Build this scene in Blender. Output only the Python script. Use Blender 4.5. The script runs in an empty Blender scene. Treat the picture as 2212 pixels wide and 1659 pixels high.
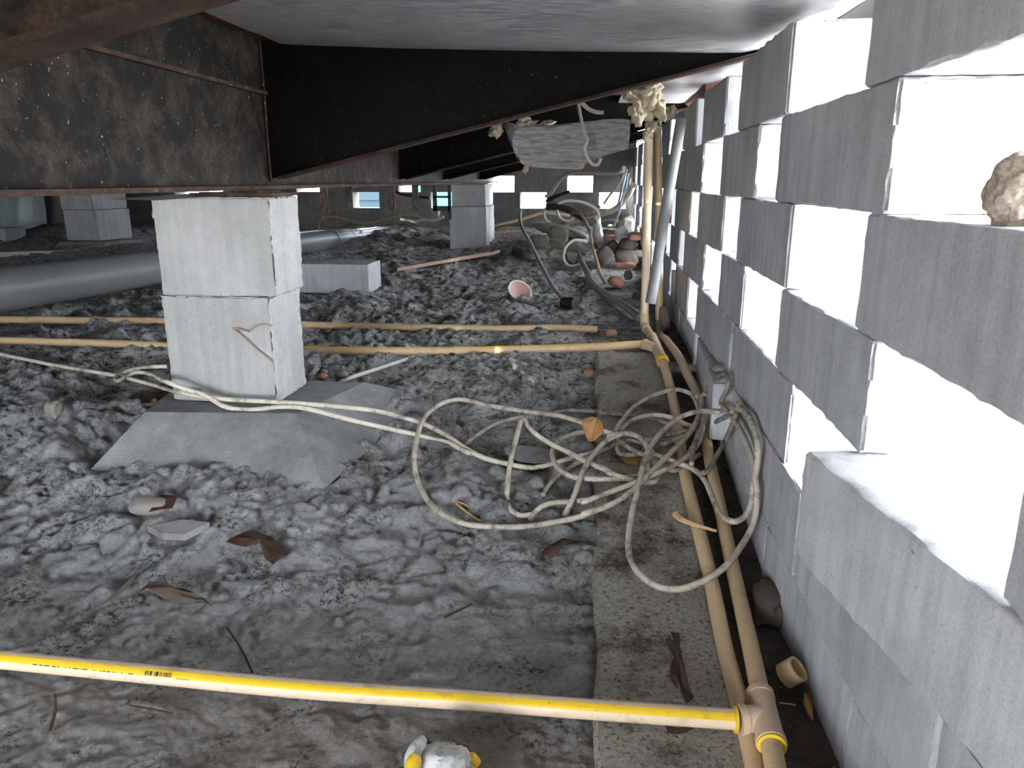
import bpy, bmesh, math, random
import numpy as np
from mathutils import Vector, noise as mnoise

S = bpy.context.scene
COL = S.collection
R = math.radians

# ------------------------------------------------------------------ camera
F = 1620.0; CX, CY = 1106.0, 829.5; VX, VY = 1284.0, 389.0   # focal length in px, centre, vanishing point of the wall
PITCH = math.atan((CY - VY) / F)
YAW = math.atan((VX - CX) * math.cos(PITCH) / F)
CAMZ = 0.61
cam = bpy.data.cameras.new('camera'); camo = bpy.data.objects.new('camera', cam); COL.objects.link(camo)
camo.location = (0, 0, CAMZ); camo.rotation_euler = (math.pi / 2 - PITCH, 0, YAW)
cam.sensor_width = 36.0; cam.lens = F / 2212 * 36.0; cam.clip_start = 0.02; cam.clip_end = 300
S.camera = camo

# ------------------------------------------------------------------ light
world = bpy.data.worlds.new('world'); S.world = world; world.use_nodes = True
wn = world.node_tree.nodes; wl = world.node_tree.links
wn.clear()
wo = wn.new('ShaderNodeOutputWorld'); wb = wn.new('ShaderNodeBackground')
wb.inputs['Color'].default_value = (0.84, 0.905, 1.0, 1); wb.inputs['Strength'].default_value = 40.0
wl.new(wb.outputs['Background'], wo.inputs['Surface'])
sun = bpy.data.lights.new('sun', 'SUN'); sun.energy = 60.0; sun.angle = R(1.5); sun.color = (1, 0.95, 0.87)
suno = bpy.data.objects.new('sun', sun); COL.objects.link(suno)
_sd = Vector((-math.sin(R(28)) * math.cos(R(6)), math.cos(R(28)) * math.cos(R(6)), -math.sin(R(6))))
suno.rotation_euler = _sd.to_track_quat('-Z', 'Y').to_euler()
suno.location = (4, -3, 5)
flash = bpy.data.lights.new('phone_flash', 'POINT'); flash.energy = 2.4; flash.shadow_soft_size = 0.004; flash.color = (1, 0.9, 0.78)
flasho = bpy.data.objects.new('phone_flash', flash); COL.objects.link(flasho); flasho.location = (-0.016, 0.0, 0.604)
S.view_settings.view_transform = 'Standard'; S.view_settings.look = 'None'; S.view_settings.gamma = 1.0
S.view_settings.use_curve_mapping = False; S.view_settings.exposure = 0.22

# ------------------------------------------------------------------ pixel -> world
_h = np.array([-math.sin(YAW), math.cos(YAW), 0.]); _r = np.array([math.cos(YAW), math.sin(YAW), 0.]); _u = np.array([0, 0, 1.])
_fw = _h * math.cos(PITCH) - _u * math.sin(PITCH); _up = _h * math.sin(PITCH) + _u * math.cos(PITCH)
_C = np.array([0, 0, CAMZ])
def ray(x, y): return _fw + _r * (x - CX) / F - _up * (y - CY) / F
def atX(x, y, X): d = ray(x, y); return _C + d * (X / d[0])
def atY(x, y, Y): d = ray(x, y); return _C + d * (Y / d[1])
def atZ(x, y, Z): d = ray(x, y); return _C + d * ((Z - CAMZ) / d[2])

# ------------------------------------------------------------------ ground height
_rs = np.random.RandomState(7)
_T = [_rs.rand(256, 256) for _ in range(8)]
def vnoise(x, y, k=0):
    x = np.asarray(x, float); y = np.asarray(y, float)
    xi = np.floor(x).astype(int); yi = np.floor(y).astype(int)
    fx = x - xi; fy = y - yi
    fx = fx * fx * (3 - 2 * fx); fy = fy * fy * (3 - 2 * fy)
    T = _T[k]; a = xi % 256; b = (xi + 1) % 256; c = yi % 256; d = (yi + 1) % 256
    return (T[a, c] * (1 - fx) + T[b, c] * fx) * (1 - fy) + (T[a, d] * (1 - fx) + T[b, d] * fx) * fy
_py = np.array([-3, 1.0, 1.25, 1.5, 1.8, 2.1, 2.6, 3.3, 4.4, 5.5, 9]); _pz = np.array([0, 0, .035, .07, .11, .14, .15, .16, .20, .26, .30])
def blob(X, Y, x, y, rx, ry, h): return h * np.exp(-((X - x) / rx) ** 2 - ((Y - y) / ry) ** 2)
def hbase(X, Y):
    X = np.asarray(X, float); Y = np.asarray(Y, float)
    z = np.interp(Y, _py, _pz)
    z = z + blob(X, Y, -.15, 4.7, .55, .75, .08)          # rubble heap
    z = z + blob(X, Y, -1.35, 4.6, .40, .8, .06)          # mound over the drain pipe
    z = z + blob(X, Y, -1.05, 3.75, .22, .35, .03)
    z = z + blob(X, Y, -1.30, 1.55, .17, .08, .05)        # clod at the left edge
    z = z + blob(X, Y, -.62, 1.2, .25, .12, .02)
    z = z + np.where(X > .42, -(X - .42) * .0, 0)
    return z
def hdetail(X, Y):
    X = np.asarray(X, float); Y = np.asarray(Y, float)
    w = .25 + .75 * np.clip((Y - .75) / .5, 0, 1)         # trodden smoother near the camera
    w = w * (1 - .75 * np.clip((X - .0) / .06, 0, 1))      # smoother on and beside the footer
    a = (vnoise(X * 7, Y * 7, 0) - .5) * .030
    b = (vnoise(X * 19 + 3, Y * 23, 1) - .5) * .024
    rd = np.abs(vnoise(X * 34, Y * 40 + 9, 2) - .5) * 2
    c = (rd - .4) * .015
    d = (vnoise(X * 80, Y * 88, 3) - .5) * .008
    e = (vnoise(X * 170, Y * 180, 4) - .5) * .0065
    return w * (a + b + c + d) + (.35 + .65 * w) * e - .004
def hfull(X, Y): return hbase(X, Y) + hdetail(X, Y)
def G(x, y, dz=0.0, detail=False):
    """point above the ground seen at pixel x, y"""
    d = ray(x, y); fn = hfull if detail else hbase
    lo = None
    for Y in np.arange(.35, 8, .02):
        P = _C + d * (Y / d[1])
        if P[2] < float(fn(P[0], Y)) + dz: lo = Y; break
    if lo is None: lo = 8
    a, b = lo - .02, lo
    for _ in range(24):
        m = (a + b) / 2; P = _C + d * (m / d[1])
        if P[2] < float(fn(P[0], m)) + dz: b = m
        else: a = m
    return _C + d * (a / d[1])

# ------------------------------------------------------------------ materials
def _nd(t, typ, **kw):
    n = t.nodes.new(typ)
    for k, v in kw.items():
        if k in n.inputs.keys(): n.inputs[k].default_value = v
        else: setattr(n, k, v)
    return n
class Mat:
    def __init__(s, name, rough=.85, metal=0., spec=.3):
        s.m = bpy.data.materials.new(name); s.m.use_nodes = True; s.t = s.m.node_tree; s.t.nodes.clear()
        s.out = _nd(s.t, 'ShaderNodeOutputMaterial'); s.b = _nd(s.t, 'ShaderNodeBsdfPrincipled')
        s.t.links.new(s.b.outputs[0], s.out.inputs[0])
        s.b.inputs['Roughness'].default_value = rough; s.b.inputs['Metallic'].default_value = metal
        s.b.inputs['Specular IOR Level'].default_value = spec
        tc = _nd(s.t, 'ShaderNodeTexCoord'); oi = _nd(s.t, 'ShaderNodeObjectInfo')
        v = _nd(s.t, 'ShaderNodeVectorMath', operation='MULTIPLY'); s.t.links.new(oi.outputs['Random'], v.inputs[0]); v.inputs[1].default_value = (17, 31, 23)
        a = _nd(s.t, 'ShaderNodeVectorMath', operation='ADD'); s.t.links.new(tc.outputs['Object'], a.inputs[0]); s.t.links.new(v.outputs[0], a.inputs[1])
        s.vec = a.outputs[0]; s.obj = tc.outputs['Object']; s.rand = oi.outputs['Random']
    def map(s, scale, vec=None):
        m = _nd(s.t, 'ShaderNodeMapping'); s.t.links.new(vec or s.vec, m.inputs[0]); m.inputs['Scale'].default_value = scale if hasattr(scale, '__len__') else (scale,) * 3
        return m.outputs[0]
    def noise(s, scale, detail=5, rough=.6, dist=0., stretch=(1, 1, 1)):
        n = _nd(s.t, 'ShaderNodeTexNoise'); n.inputs['Scale'].default_value = scale; n.inputs['Detail'].default_value = detail
        n.inputs['Roughness'].default_value = rough; n.inputs['Distortion'].default_value = dist
        s.t.links.new(s.map(stretch), n.inputs['Vector']); return n.outputs['Fac']
    def ramp(s, fac, stops):
        r = _nd(s.t, 'ShaderNodeValToRGB'); s.t.links.new(fac, r.inputs[0]); e = r.color_ramp.elements
        while len(e) < len(stops): e.new(.5)
        for i, (p, c) in enumerate(stops):
            e[i].position = p; e[i].color = (c, c, c, 1) if not hasattr(c, '__len__') else (*c, 1)
        return r.outputs[0]
    def mix(s, f, a, b, mode='MIX'):
        m = _nd(s.t, 'ShaderNodeMix', data_type='RGBA', blend_type=mode)
        for idx, v in ((0, f), (6, a), (7, b)):
            if hasattr(v, 'links'): s.t.links.new(v, m.inputs[idx])
            elif idx == 0: m.inputs[0].default_value = v
            else: m.inputs[idx].default_value = (*v, 1)
        return m.outputs[2]
    def color(s, c):
        if hasattr(c, 'links'): s.t.links.new(c, s.b.inputs['Base Color'])
        else: s.b.inputs['Base Color'].default_value = (*c, 1)
    def bump(s, h, strength=.3, dist=.002):
        n = _nd(s.t, 'ShaderNodeBump'); n.inputs['Strength'].default_value = strength; n.inputs['Distance'].default_value = dist
        s.t.links.new(h, n.inputs['Height']); s.t.links.new(n.outputs[0], s.b.inputs['Normal'])
    def roughness(s, f): s.t.links.new(f, s.b.inputs['Roughness'])

def m_block(name, lo, hi, stain, streak=1.0, grain=(.86, 1.05)):
    m = Mat(name, .95, 0, .12)
    base = m.ramp(m.noise(6, 9, .72), [(.3, lo), (.7, hi)])
    gr = m.ramp(m.noise(330, 2, .7), [(.3, grain[0]), (.62, grain[1])])
    c = m.mix(1.0, base, gr, 'MULTIPLY')
    st = m.ramp(m.noise(3.2, 5, .65, 0, (14, 14, .8)), [(.40, 1.), (.72, .76)])
    c = m.mix(streak, c, m.mix(1.0, c, st, 'MULTIPLY'))
    pit = m.ramp(m.noise(85, 3, .5), [(.20, 1.), (.27, 0.)])
    c = m.mix(pit, c, stain)
    m.color(c); m.bump(m.noise(200, 6, .72), .3, .002)
    return m.m
M = {}
M['block'] = m_block('block_concrete', (.32, .32, .325), (.48, .48, .485), (.12, .115, .11))
M['pier'] = m_block('pier_concrete', (.32, .315, .30), (.46, .45, .435), (.2, .18, .15), .7)
M['padc'] = m_block('footing_concrete', (.13, .13, .128), (.33, .33, .325), (.06, .055, .05), .3)

def m_ground():
    m = Mat('crawlspace_dirt', .96, 0, .12)
    big = m.noise(2.2, 4, .6); mid = m.noise(20, 10, .80, .5); fine = m.noise(150, 4, .7)
    pale = m.ramp(fine, [(.3, (.42, .415, .41)), (.65, (.60, .595, .59))])
    dirt = m.ramp(fine, [(.35, (.045, .036, .028)), (.6, (.16, .135, .112))])
    k = m.mix(.30, mid, big)
    gray = m.ramp(fine, [(.3, (.25, .235, .22)), (.65, (.40, .38, .36))])
    c = m.mix(m.ramp(k, [(.33, 0.), (.42, 1.)]), dirt, gray)
    c = m.mix(m.ramp(k, [(.41, 0.), (.50, 1.)]), c, pale)
    cl = m.ramp(m.noise(9, 4, .6), [(.44, 0.), (.62, 1.)])
    crumbs = m.mix(1.0, m.ramp(m.noise(110, 4, .8, .4), [(.40, .85), (.50, 0.)]), cl, 'MULTIPLY')
    sx = _nd(m.t, 'ShaderNodeSeparateXYZ'); m.t.links.new(m.obj, sx.inputs[0])            # loose dark crumb litter away from the trodden strip
    mr = _nd(m.t, 'ShaderNodeMapRange'); m.t.links.new(sx.outputs['Y'], mr.inputs[0]); mr.inputs[1].default_value = .95; mr.inputs[2].default_value = 1.9
    litter = m.ramp(m.noise(48, 6, .78, .5, (.8, 1.1, 1)), [(.40, .92), (.50, 0.)])
    tan = m.ramp(fine, [(.3, (.30, .265, .23)), (.65, (.43, .385, .34))])
    mr2 = _nd(m.t, 'ShaderNodeMapRange'); m.t.links.new(sx.outputs['Y'], mr2.inputs[0]); mr2.inputs[1].default_value = .70; mr2.inputs[2].default_value = .98; mr2.inputs[3].default_value = .75; mr2.inputs[4].default_value = 0.
    c = m.mix(m.mix(1.0, mr2.outputs[0], m.ramp(big, [(.35, .3), (.6, 1.)]), 'MULTIPLY'), c, tan)
    c = m.mix(m.mix(1.0, litter, mr.outputs[0], 'MULTIPLY'), c, (.04, .032, .025))
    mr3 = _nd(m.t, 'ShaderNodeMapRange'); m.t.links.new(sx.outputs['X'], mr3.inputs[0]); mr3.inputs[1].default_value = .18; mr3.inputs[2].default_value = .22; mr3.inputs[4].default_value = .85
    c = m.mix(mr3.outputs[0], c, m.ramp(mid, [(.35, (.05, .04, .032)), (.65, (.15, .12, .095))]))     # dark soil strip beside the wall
    c = m.mix(crumbs, c, (.035, .027, .02))
    specks = m.ramp(m.noise(230, 1, .5), [(.735, 0.), (.76, 1.)])
    c = m.mix(specks, c, (.72, .69, .62))
    m.color(c); m.bump(m.noise(120, 8, .85), 1.0, .009)
    return m.m
M['ground'] = m_ground()
def m_footer():
    m = Mat('footer_dusty_concrete', .95, 0, .12)
    mid = m.noise(9, 7, .7); fine = m.noise(170, 4, .7)
    pale = m.ramp(fine, [(.3, (.25, .232, .205)), (.65, (.37, .345, .305))])
    dirt = m.ramp(fine, [(.35, (.035, .025, .019)), (.6, (.13, .10, .078))])
    c = m.mix(m.ramp(mid, [(.36, 0.), (.50, 1.)]), dirt, pale)
    cr = m.ramp(m.noise(180, 4, .8), [(.38, .8), (.47, 0.)])
    c = m.mix(cr, c, (.035, .027, .02)); 
    sp = m.ramp(m.noise(230, 1, .5), [(.73, 0.), (.76, 1.)]); c = m.mix(sp, c, (.65, .62, .55))
    m.color(c); m.bump(m.noise(130, 6, .8), .7, .004); return m.m
M['footer'] = m_footer()
def m_rust(name, dark, brown, lo, hi, scale=22, rough=.7, pale=None):
    m = Mat(name, rough, 0., .12)
    n = m.noise(scale, 9, .72, .25)
    c = m.ramp(n, [(lo, dark), (hi, brown)])
    c = m.mix(m.ramp(m.noise(210, 3, .7), [(.35, .65), (.62, 0.)]), c, dark)
    if pale:
        c = m.mix(m.ramp(m.noise(120, 2, .5), [(.70, 0.), (.74, 1.)]), c, pale)
    m.color(c); m.bump(m.noise(150, 7, .75), .5, .002); return m.m
M['rust'] = m_rust('rusty_beam_steel', (.013, .0125, .0125), (.068, .050, .037), .45, .62, 17, .65, (.3, .26, .2))
M['rustdark'] = m_rust('black_painted_steel', (.004, .0037, .0036), (.011, .0085, .007), .42, .75, 30, .75, (.12, .11, .1))
M['rustedge'] = m_rust('rust_brown_edge', (.026, .018, .015), (.105, .068, .048), .35, .65, 30, .8, (.4, .33, .22))
M['armrust'] = m_rust('dark_rust_arm', (.010, .009, .008), (.085, .050, .030), .42, .64, 20, .75)
M['armedge'] = m_rust('dark_brown_flange', (.016, .011, .010), (.07, .042, .030), .35, .65, 30, .85)
M['orange'] = m_rust('orange_rust_steel', (.05, .022, .012), (.22, .085, .03), .35, .7, 26, .8)
M['reddish'] = m_rust('red_brown_rim', (.10, .045, .032), (.33, .17, .12), .35, .7, 16, .7)
def m_belly():
    m = Mat('mottled_belly_sheet', .42, 0, .5)
    n = m.noise(58, 8, .72, .35, (.45, 2.4, 1.)); n2 = m.noise(5, 3, .5)
    c = m.ramp(n, [(.42, (.13, .135, .16)), (.49, (.27, .26, .27)), (.58, (.46, .44, .44))])
    c = m.mix(m.ramp(n2, [(.35, .3), (.65, 0.)]), c, (.22, .21, .22))
    m.color(c); m.bump(n, .12, .001); m.roughness(m.ramp(n, [(.4, .32), (.6, .55)])); return m.m
M['belly'] = m_belly()
def m_flap():
    m = Mat('torn_board_grey', .8, 0, .2); n = m.noise(40, 8, .72, .35, (.45, 1., 2.4))
    c = m.ramp(n, [(.38, (.20, .20, .215)), (.5, (.34, .33, .335)), (.62, (.46, .445, .44))])
    c = m.mix(m.ramp(m.noise(14, 3, .5), [(.66, 0.), (.74, .55)]), c, (.30, .17, .12)); m.color(c); return m.m
M['flap'] = m_flap()
def m_pvc(name, col, dirt=(.16, .11, .07), amt=.5, rough=.45, thr=.56):
    m = Mat(name, rough, 0, .4)
    c = m.mix(m.ramp(m.noise(30, 8, .7, .4), [(thr, 0.), (thr + .16, amt)]), col, dirt)
    c = m.mix(m.ramp(m.noise(220, 2, .5), [(.66, 0.), (.72, amt)]), c, dirt)
    m.color(c); return m.m
M['cpvc'] = m_pvc('cream_pipe', (.56, .40, .235))
M['cpvclight'] = m_pvc('pale_cream_pipe', (.66, .51, .345), (.2, .14, .09), .55)
M['cpvcdark'] = m_pvc('dusty_cream_pipe', (.42, .315, .205), (.15, .11, .08), .6)
M['fitting'] = m_pvc('pinkish_fitting', (.53, .385, .27), (.2, .14, .1), .5)
M['yellow'] = m_pvc('yellow_print', (.72, .47, .02), (.3, .2, .05), .55)
M['yellowglue'] = m_pvc('yellow_solvent', (.66, .44, .03), (.3, .2, .05), .4)
M['blackink'] = m_pvc('black_ink', (.03, .03, .03))
M['cable'] = m_pvc('ivory_cable', (.58, .52, .43), (.12, .10, .075), .85, .5, .50)
M['cablem'] = m_pvc('dulled_cable', (.44, .385, .31), (.10, .08, .06), .85, .55, .48)
M['cabled'] = m_pvc('soiled_cable', (.32, .28, .225), (.08, .06, .05), .9, .6, .44)
M['drain'] = m_pvc('grey_drain_pipe', (.115, .118, .125), (.24, .23, .21), .6, .4, .58)
M['conduit'] = m_pvc('grey_conduit', (.17, .17, .17), (.11, .108, .105), .5, .6)
M['blackrub'] = m_pvc('black_rubber', (.012, .012, .013), (.06, .055, .05), .5, .5)
M['wire'] = m_pvc('pale_wire', (.50, .49, .46), (.15, .13, .11), .7)
M['bluewire'] = m_pvc('bluish_wire', (.35, .42, .5), (.1, .1, .1), .5)
M['copper'] = m_pvc('brown_tube', (.30, .20, .125), (.08, .06, .05), .7)
M['wood'] = m_pvc('weathered_wood', (.36, .31, .25), (.16, .12, .09), .7, .85)
M['redwood'] = m_pvc('reddish_board', (.40, .26, .2), (.42, .36, .31), .8, .85, .48)
M['leaf'] = m_pvc('dry_tan_leaf', (.34, .17, .06), (.13, .06, .025), .7, .6)
M['leafdark'] = m_pvc('dark_red_leaf', (.06, .03, .021), (.025, .015, .012), .7, .45)
M['leafgrey'] = m_pvc('grey_brown_leaf', (.12, .09, .07), (.22, .19, .16), .7, .7)
M['twig'] = m_pvc('straw_twig', (.46, .30, .14), (.2, .12, .06), .7, .7)
M['clay'] = m_pvc('terracotta', (.30, .15, .105), (.17, .11, .085), .7, .85, .5)
M['shell'] = m_pvc('pink_shard', (.62, .38, .33), (.5, .33, .28), .6, .6)
M['shellrim'] = m_pvc('white_rim', (.75, .70, .66), (.5, .45, .42), .5, .6)
M['rock'] = m_block('grey_rubble', (.15, .135, .115), (.30, .28, .245), (.06, .05, .04), .3)
M['rockdark'] = m_block('dark_rubble', (.05, .042, .036), (.13, .11, .095), (.02, .018, .015), .3)
M['slate'] = m_pvc('blue_grey_shard', (.22, .21, .21), (.12, .11, .10), .8, .8, .5)
M['plastic'] = m_pvc('white_plastic', (.5, .5, .49), (.16, .145, .12), .8, .6, .46)
M['fluff'] = m_pvc('yellow_fibre', (.62, .54, .40), (.27, .20, .12), .9, .98, .50)
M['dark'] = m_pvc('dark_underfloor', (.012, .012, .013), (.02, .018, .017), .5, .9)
M['strap'] = m_rust('rusty_strap', (.05, .038, .034), (.22, .165, .14), .35, .6, 60, .8)
M['teal'] = m_pvc('teal_paint', (.02, .42, .40), (.02, .30, .32), .5, .5)
M['darkteal'] = m_pvc('dark_teal_plastic', (.004, .016, .022), (.006, .02, .03), .5, .4)
M['sheet'] = m_pvc('grey_green_sheet', (.36, .42, .41), (.60, .64, .63), .7, .3, .5)
M['sand'] = m_pvc('bright_sand', (.62, .60, .56), (.5, .47, .42), .5, .95)
M['siding'] = m_pvc('white_siding', (.6, .6, .6), (.5, .5, .5), .3, .7)
M['coral'] = m_block('tan_coral_stone', (.24, .19, .15), (.42, .35, .28), (.10, .07, .05), .2, (.6, 1.1))
M['twine'] = m_pvc('black_strap', (.02, .02, .02), (.05, .045, .04), .6)

# ------------------------------------------------------------------ mesh helpers
class MB:
    def __init__(s): s.v = []; s.f = []; s.mi = []; s.cur = 0
    def add(s, vs, fs):
        o = len(s.v); s.v += [tuple(float(c) for c in p) for p in vs]; s.f += [tuple(i + o for i in f) for f in fs]; s.mi += [s.cur] * len(fs); return s
    def box(s, a, b):
        (x0, y0, z0), (x1, y1, z1) = a, b
        return s.hexa([(x0, y0, z0), (x1, y0, z0), (x1, y1, z0), (x0, y1, z0), (x0, y0, z1), (x1, y0, z1), (x1, y1, z1), (x0, y1, z1)])
    def hexa(s, p): return s.add(p, [(3, 2, 1, 0), (4, 5, 6, 7), (0, 1, 5, 4), (1, 2, 6, 5), (2, 3, 7, 6), (3, 0, 4, 7)])
    def tube(s, pts, r, n=10, step=None, caps=True, smooth=True):
        P = spline(pts, step) if smooth else [Vector(p) for p in pts]
        rr = r if hasattr(r, '__len__') else None
        m = len(P); T = [(P[min(i + 1, m - 1)] - P[max(i - 1, 0)]).normalized() for i in range(m)]
        up = Vector((0, 0, 1)) if abs(T[0].z) < .9 else Vector((1, 0, 0))
        N = (up - T[0] * up.dot(T[0])).normalized(); vs = []; fs = []
        for i in range(m):
            if i: N = (N - T[i] * N.dot(T[i])); N = N.normalized() if N.length > 1e-6 else up
            B = T[i].cross(N); q = i / (m - 1)
            rad = r if rr is None else float(np.interp(q, np.linspace(0, 1, len(rr)), rr))
            for j in range(n):
                a = 2 * math.pi * j / n; vs.append(P[i] + (N * math.cos(a) + B * math.sin(a)) * rad)
        for i in range(m - 1):
            for j in range(n): fs.append((i * n + j, i * n + (j + 1) % n, (i + 1) * n + (j + 1) % n, (i + 1) * n + j))
        if caps: fs.append(tuple(range(n - 1, -1, -1))); fs.append(tuple((m - 1) * n + j for j in range(n)))
        return s.add(vs, fs)
    def ring(s, a, b, ro, ri, n=24):
        """hollow cylinder from a to b"""
        a = Vector(a); b = Vector(b); t = (b - a).normalized(); u = t.orthogonal().normalized(); w = t.cross(u); vs = []; fs = []
        for c, rad in ((a, ro), (b, ro), (b, ri), (a, ri)):
            for j in range(n):
                g = 2 * math.pi * j / n; vs.append(c + (u * math.cos(g) + w * math.sin(g)) * rad)
        for k in range(4):
            for j in range(n): fs.append((k * n + j, k * n + (j + 1) % n, ((k + 1) % 4) * n + (j + 1) % n, ((k + 1) % 4) * n + j))
        return s.add(vs, fs)
    def plate(s, poly, thick):
        """polygon (3-D points) given a thickness vector"""
        n = len(poly); t = np.array(thick, float); A = [np.array(p, float) for p in poly]
        vs = A + [p + t for p in A]
        fs = [tuple(range(n - 1, -1, -1)), tuple(range(n, 2 * n))] + [(i, (i + 1) % n, n + (i + 1) % n, n + i) for i in range(n)]
        return s.add(vs, fs)
def spline(pts, step=None):
    P = [Vector([float(c) for c in p]) for p in pts]
    if len(P) == 2: P = [P[0], P[0].lerp(P[1], .5), P[1]]
    L = sum((P[i + 1] - P[i]).length for i in range(len(P) - 1)); step = step or max(L / 140, .006)
    out = []
    for i in range(len(P) - 1):
        p1, p2 = P[i], P[i + 1]; p0 = P[i - 1] if i else p1 * 2 - p2; p3 = P[i + 2] if i + 2 < len(P) else p2 * 2 - p1
        n = max(2, int((p2 - p1).length / step))
        d1 = max((p1 - p0).length, 1e-4) ** .5; d2 = max((p2 - p1).length, 1e-4) ** .5; d3 = max((p3 - p2).length, 1e-4) ** .5
        m1 = (p2 - p1 + d2 * ((p1 - p0) / d1 - (p2 - p0) / (d1 + d2))); m2 = (p2 - p1 + d2 * ((p3 - p2) / d3 - (p3 - p1) / (d2 + d3)))
        for k in range(n):
            t = k / n; t2 = t * t; t3 = t2 * t
            out.append(p1 * (2 * t3 - 3 * t2 + 1) + m1 * (t3 - 2 * t2 + t) + p2 * (-2 * t3 + 3 * t2) + m2 * (t3 - t2))
    out.append(P[-1]); return out

def empty(name, loc, label=None, cat=None, group=None, kind=None):
    o = bpy.data.objects.new(name, None); COL.objects.link(o); o.location = loc; o.empty_display_size = .05
    tag(o, label, cat, group, kind); return o
def tag(o, label=None, cat=None, group=None, kind=None, category=None):
    cat = cat or category
    if label: o['label'] = label
    if cat: o['category'] = cat
    if group: o['group'] = group
    if kind: o['kind'] = kind
    return o
def wloc(o):
    v = Vector(o.location); p = o.parent
    while p: v = v + Vector(p.location); p = p.parent
    return v
def obj(name, mb, mat, parent=None, smooth=False, **tags):
    me = bpy.data.meshes.new(name)
    V = np.array(mb.v); c = (V.min(0) + V.max(0)) / 2; c[2] = V[:, 2].min()
    me.from_pydata([tuple(p) for p in V - c], [], mb.f)
    for m in (mat if isinstance(mat, (list, tuple)) else [mat]): me.materials.append(m)
    if any(mb.mi): me.polygons.foreach_set('material_index', mb.mi)
    if smooth: me.polygons.foreach_set('use_smooth', [True] * len(me.polygons))
    bm = bmesh.new(); bm.from_mesh(me); bmesh.ops.recalc_face_normals(bm, faces=bm.faces); bm.to_mesh(me); bm.free()
    if smooth and smooth != 'all':
        me.set_sharp_from_angle(angle=R(40))
    me.update()
    o = bpy.data.objects.new(name, me); COL.objects.link(o)
    if parent and max(abs(a) for a in parent.rotation_euler) > 1e-6:
        o.location = c; o.parent = parent; o.matrix_parent_inverse = parent.matrix_basis.inverted()
    elif parent: o.parent = parent; o.location = Vector(c) - wloc(parent)
    else: o.location = c
    tag(o, **tags); return o

def block_data(L, W, H, seed, res=.018, rough=.0022, chip=.004, mat=None, name='block'):
    """block mesh: L along Y, W along X, H along Z; base centre at origin; rough arrises and faces"""
    bm = bmesh.new()
    nx, ny, nz = max(3, int(W / res)), max(3, int(L / res)), max(3, int(H / res))
    def coords(n, l):
        e = min(.004, l * .03); return [-l / 2, -l / 2 + e] + [-l / 2 + e + (l - 2 * e) * i / n for i in range(1, n)] + [l / 2 - e, l / 2]
    xs, ys, zs = coords(nx, W), coords(ny, L), coords(nz, H)
    vid = {}
    def v(i, j, k):
        if (i, j, k) not in vid:
            p = Vector((xs[i], ys[j], zs[k]))
            ex = i in (0, len(xs) - 1), j in (0, len(ys) - 1), k in (0, len(zs) - 1)
            d = Vector((0, 0, 0)); q = p * 55 + Vector((seed * 7.3, seed * 3.1, seed))
            for ax in range(3):
                if ex[ax]:
                    sgn = 1 if p[ax] > 0 else -1
                    a = rough * (2.2 if ax == 1 else .6)
                    d[ax] -= sgn * abs(mnoise.noise(q + Vector((ax * 9, 0, 0)))) * a
            if sum(ex) >= 2:
                c = chip * max(0, .35 + mnoise.noise(q * .7)) * (1.6 if ex[1] else .7)
                for ax in range(3):
                    if ex[ax]: d[ax] -= (1 if p[ax] > 0 else -1) * c
            vid[i, j, k] = bm.verts.new((p.x + d.x, p.y + d.y, p.z + d.z + H / 2))
        return vid[i, j, k]
    X, Y, Z = len(xs) - 1, len(ys) - 1, len(zs) - 1
    for k, s in ((0, 0), (Z, 1)):
        for i in range(X):
            for j in range(Y):
                f = [v(i, j, k), v(i + 1, j, k), v(i + 1, j + 1, k), v(i, j + 1, k)]; bm.faces.new(f if s else f[::-1])
    for j, s in ((0, 1), (Y, 0)):
        for i in range(X):
            for k in range(Z):
                f = [v(i, j, k), v(i + 1, j, k), v(i + 1, j, k + 1), v(i, j, k + 1)]; bm.faces.new(f if s else f[::-1])
    for i, s in ((0, 0), (X, 1)):
        for j in range(Y):
            for k in range(Z):
                f = [v(i, j, k), v(i, j + 1, k), v(i, j + 1, k + 1), v(i, j, k + 1)]; bm.faces.new(f if s else f[::-1])
    me = bpy.data.meshes.new(name); bm.to_mesh(me); bm.free()
    me.polygons.foreach_set('use_smooth', [True] * len(me.polygons)); me.set_sharp_from_angle(angle=R(35))
    me.materials.append(mat or M['block']); return me
def inst(me, name, loc, rot=(0, 0, 0), scale=(1, 1, 1), parent=None, **tags):
    o = bpy.data.objects.new(name, me); COL.objects.link(o)
    if parent: o.parent = parent; o.location = Vector(loc) - wloc(parent)
    else: o.location = loc
    o.rotation_euler = rot; o.scale = scale; tag(o, **tags); return o

def rock_mb(c, rx, ry, rz, seed, rot=0., tilt=0., amp=.25, sub=3, facet=.5):
    bm = bmesh.new(); bmesh.ops.create_icosphere(bm, subdivisions=sub, radius=1)
    ca, sa = math.cos(rot), math.sin(rot); ct, st = math.cos(tilt), math.sin(tilt); vs = []
    for v in bm.verts:
        p = v.co.normalized(); k = 1 + amp * mnoise.noise(p * 1.4 + Vector((seed * 3.7, seed, 0))) + amp * .4 * mnoise.noise(p * 4 + Vector((seed, 0, seed)))
        q = Vector([math.copysign(abs(t) ** (1 - facet * .5), t) for t in p]) * k
        x, y, z = q.x * rx, q.y * ry, q.z * rz
        x, z = x * ct + z * st, -x * st + z * ct
        vs.append((c[0] + x * ca - y * sa, c[1] + x * sa + y * ca, c[2] + z))
    mb = MB().add(vs, [tuple(v.index for v in f.verts) for f in bm.faces]); bm.free(); return mb

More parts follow.
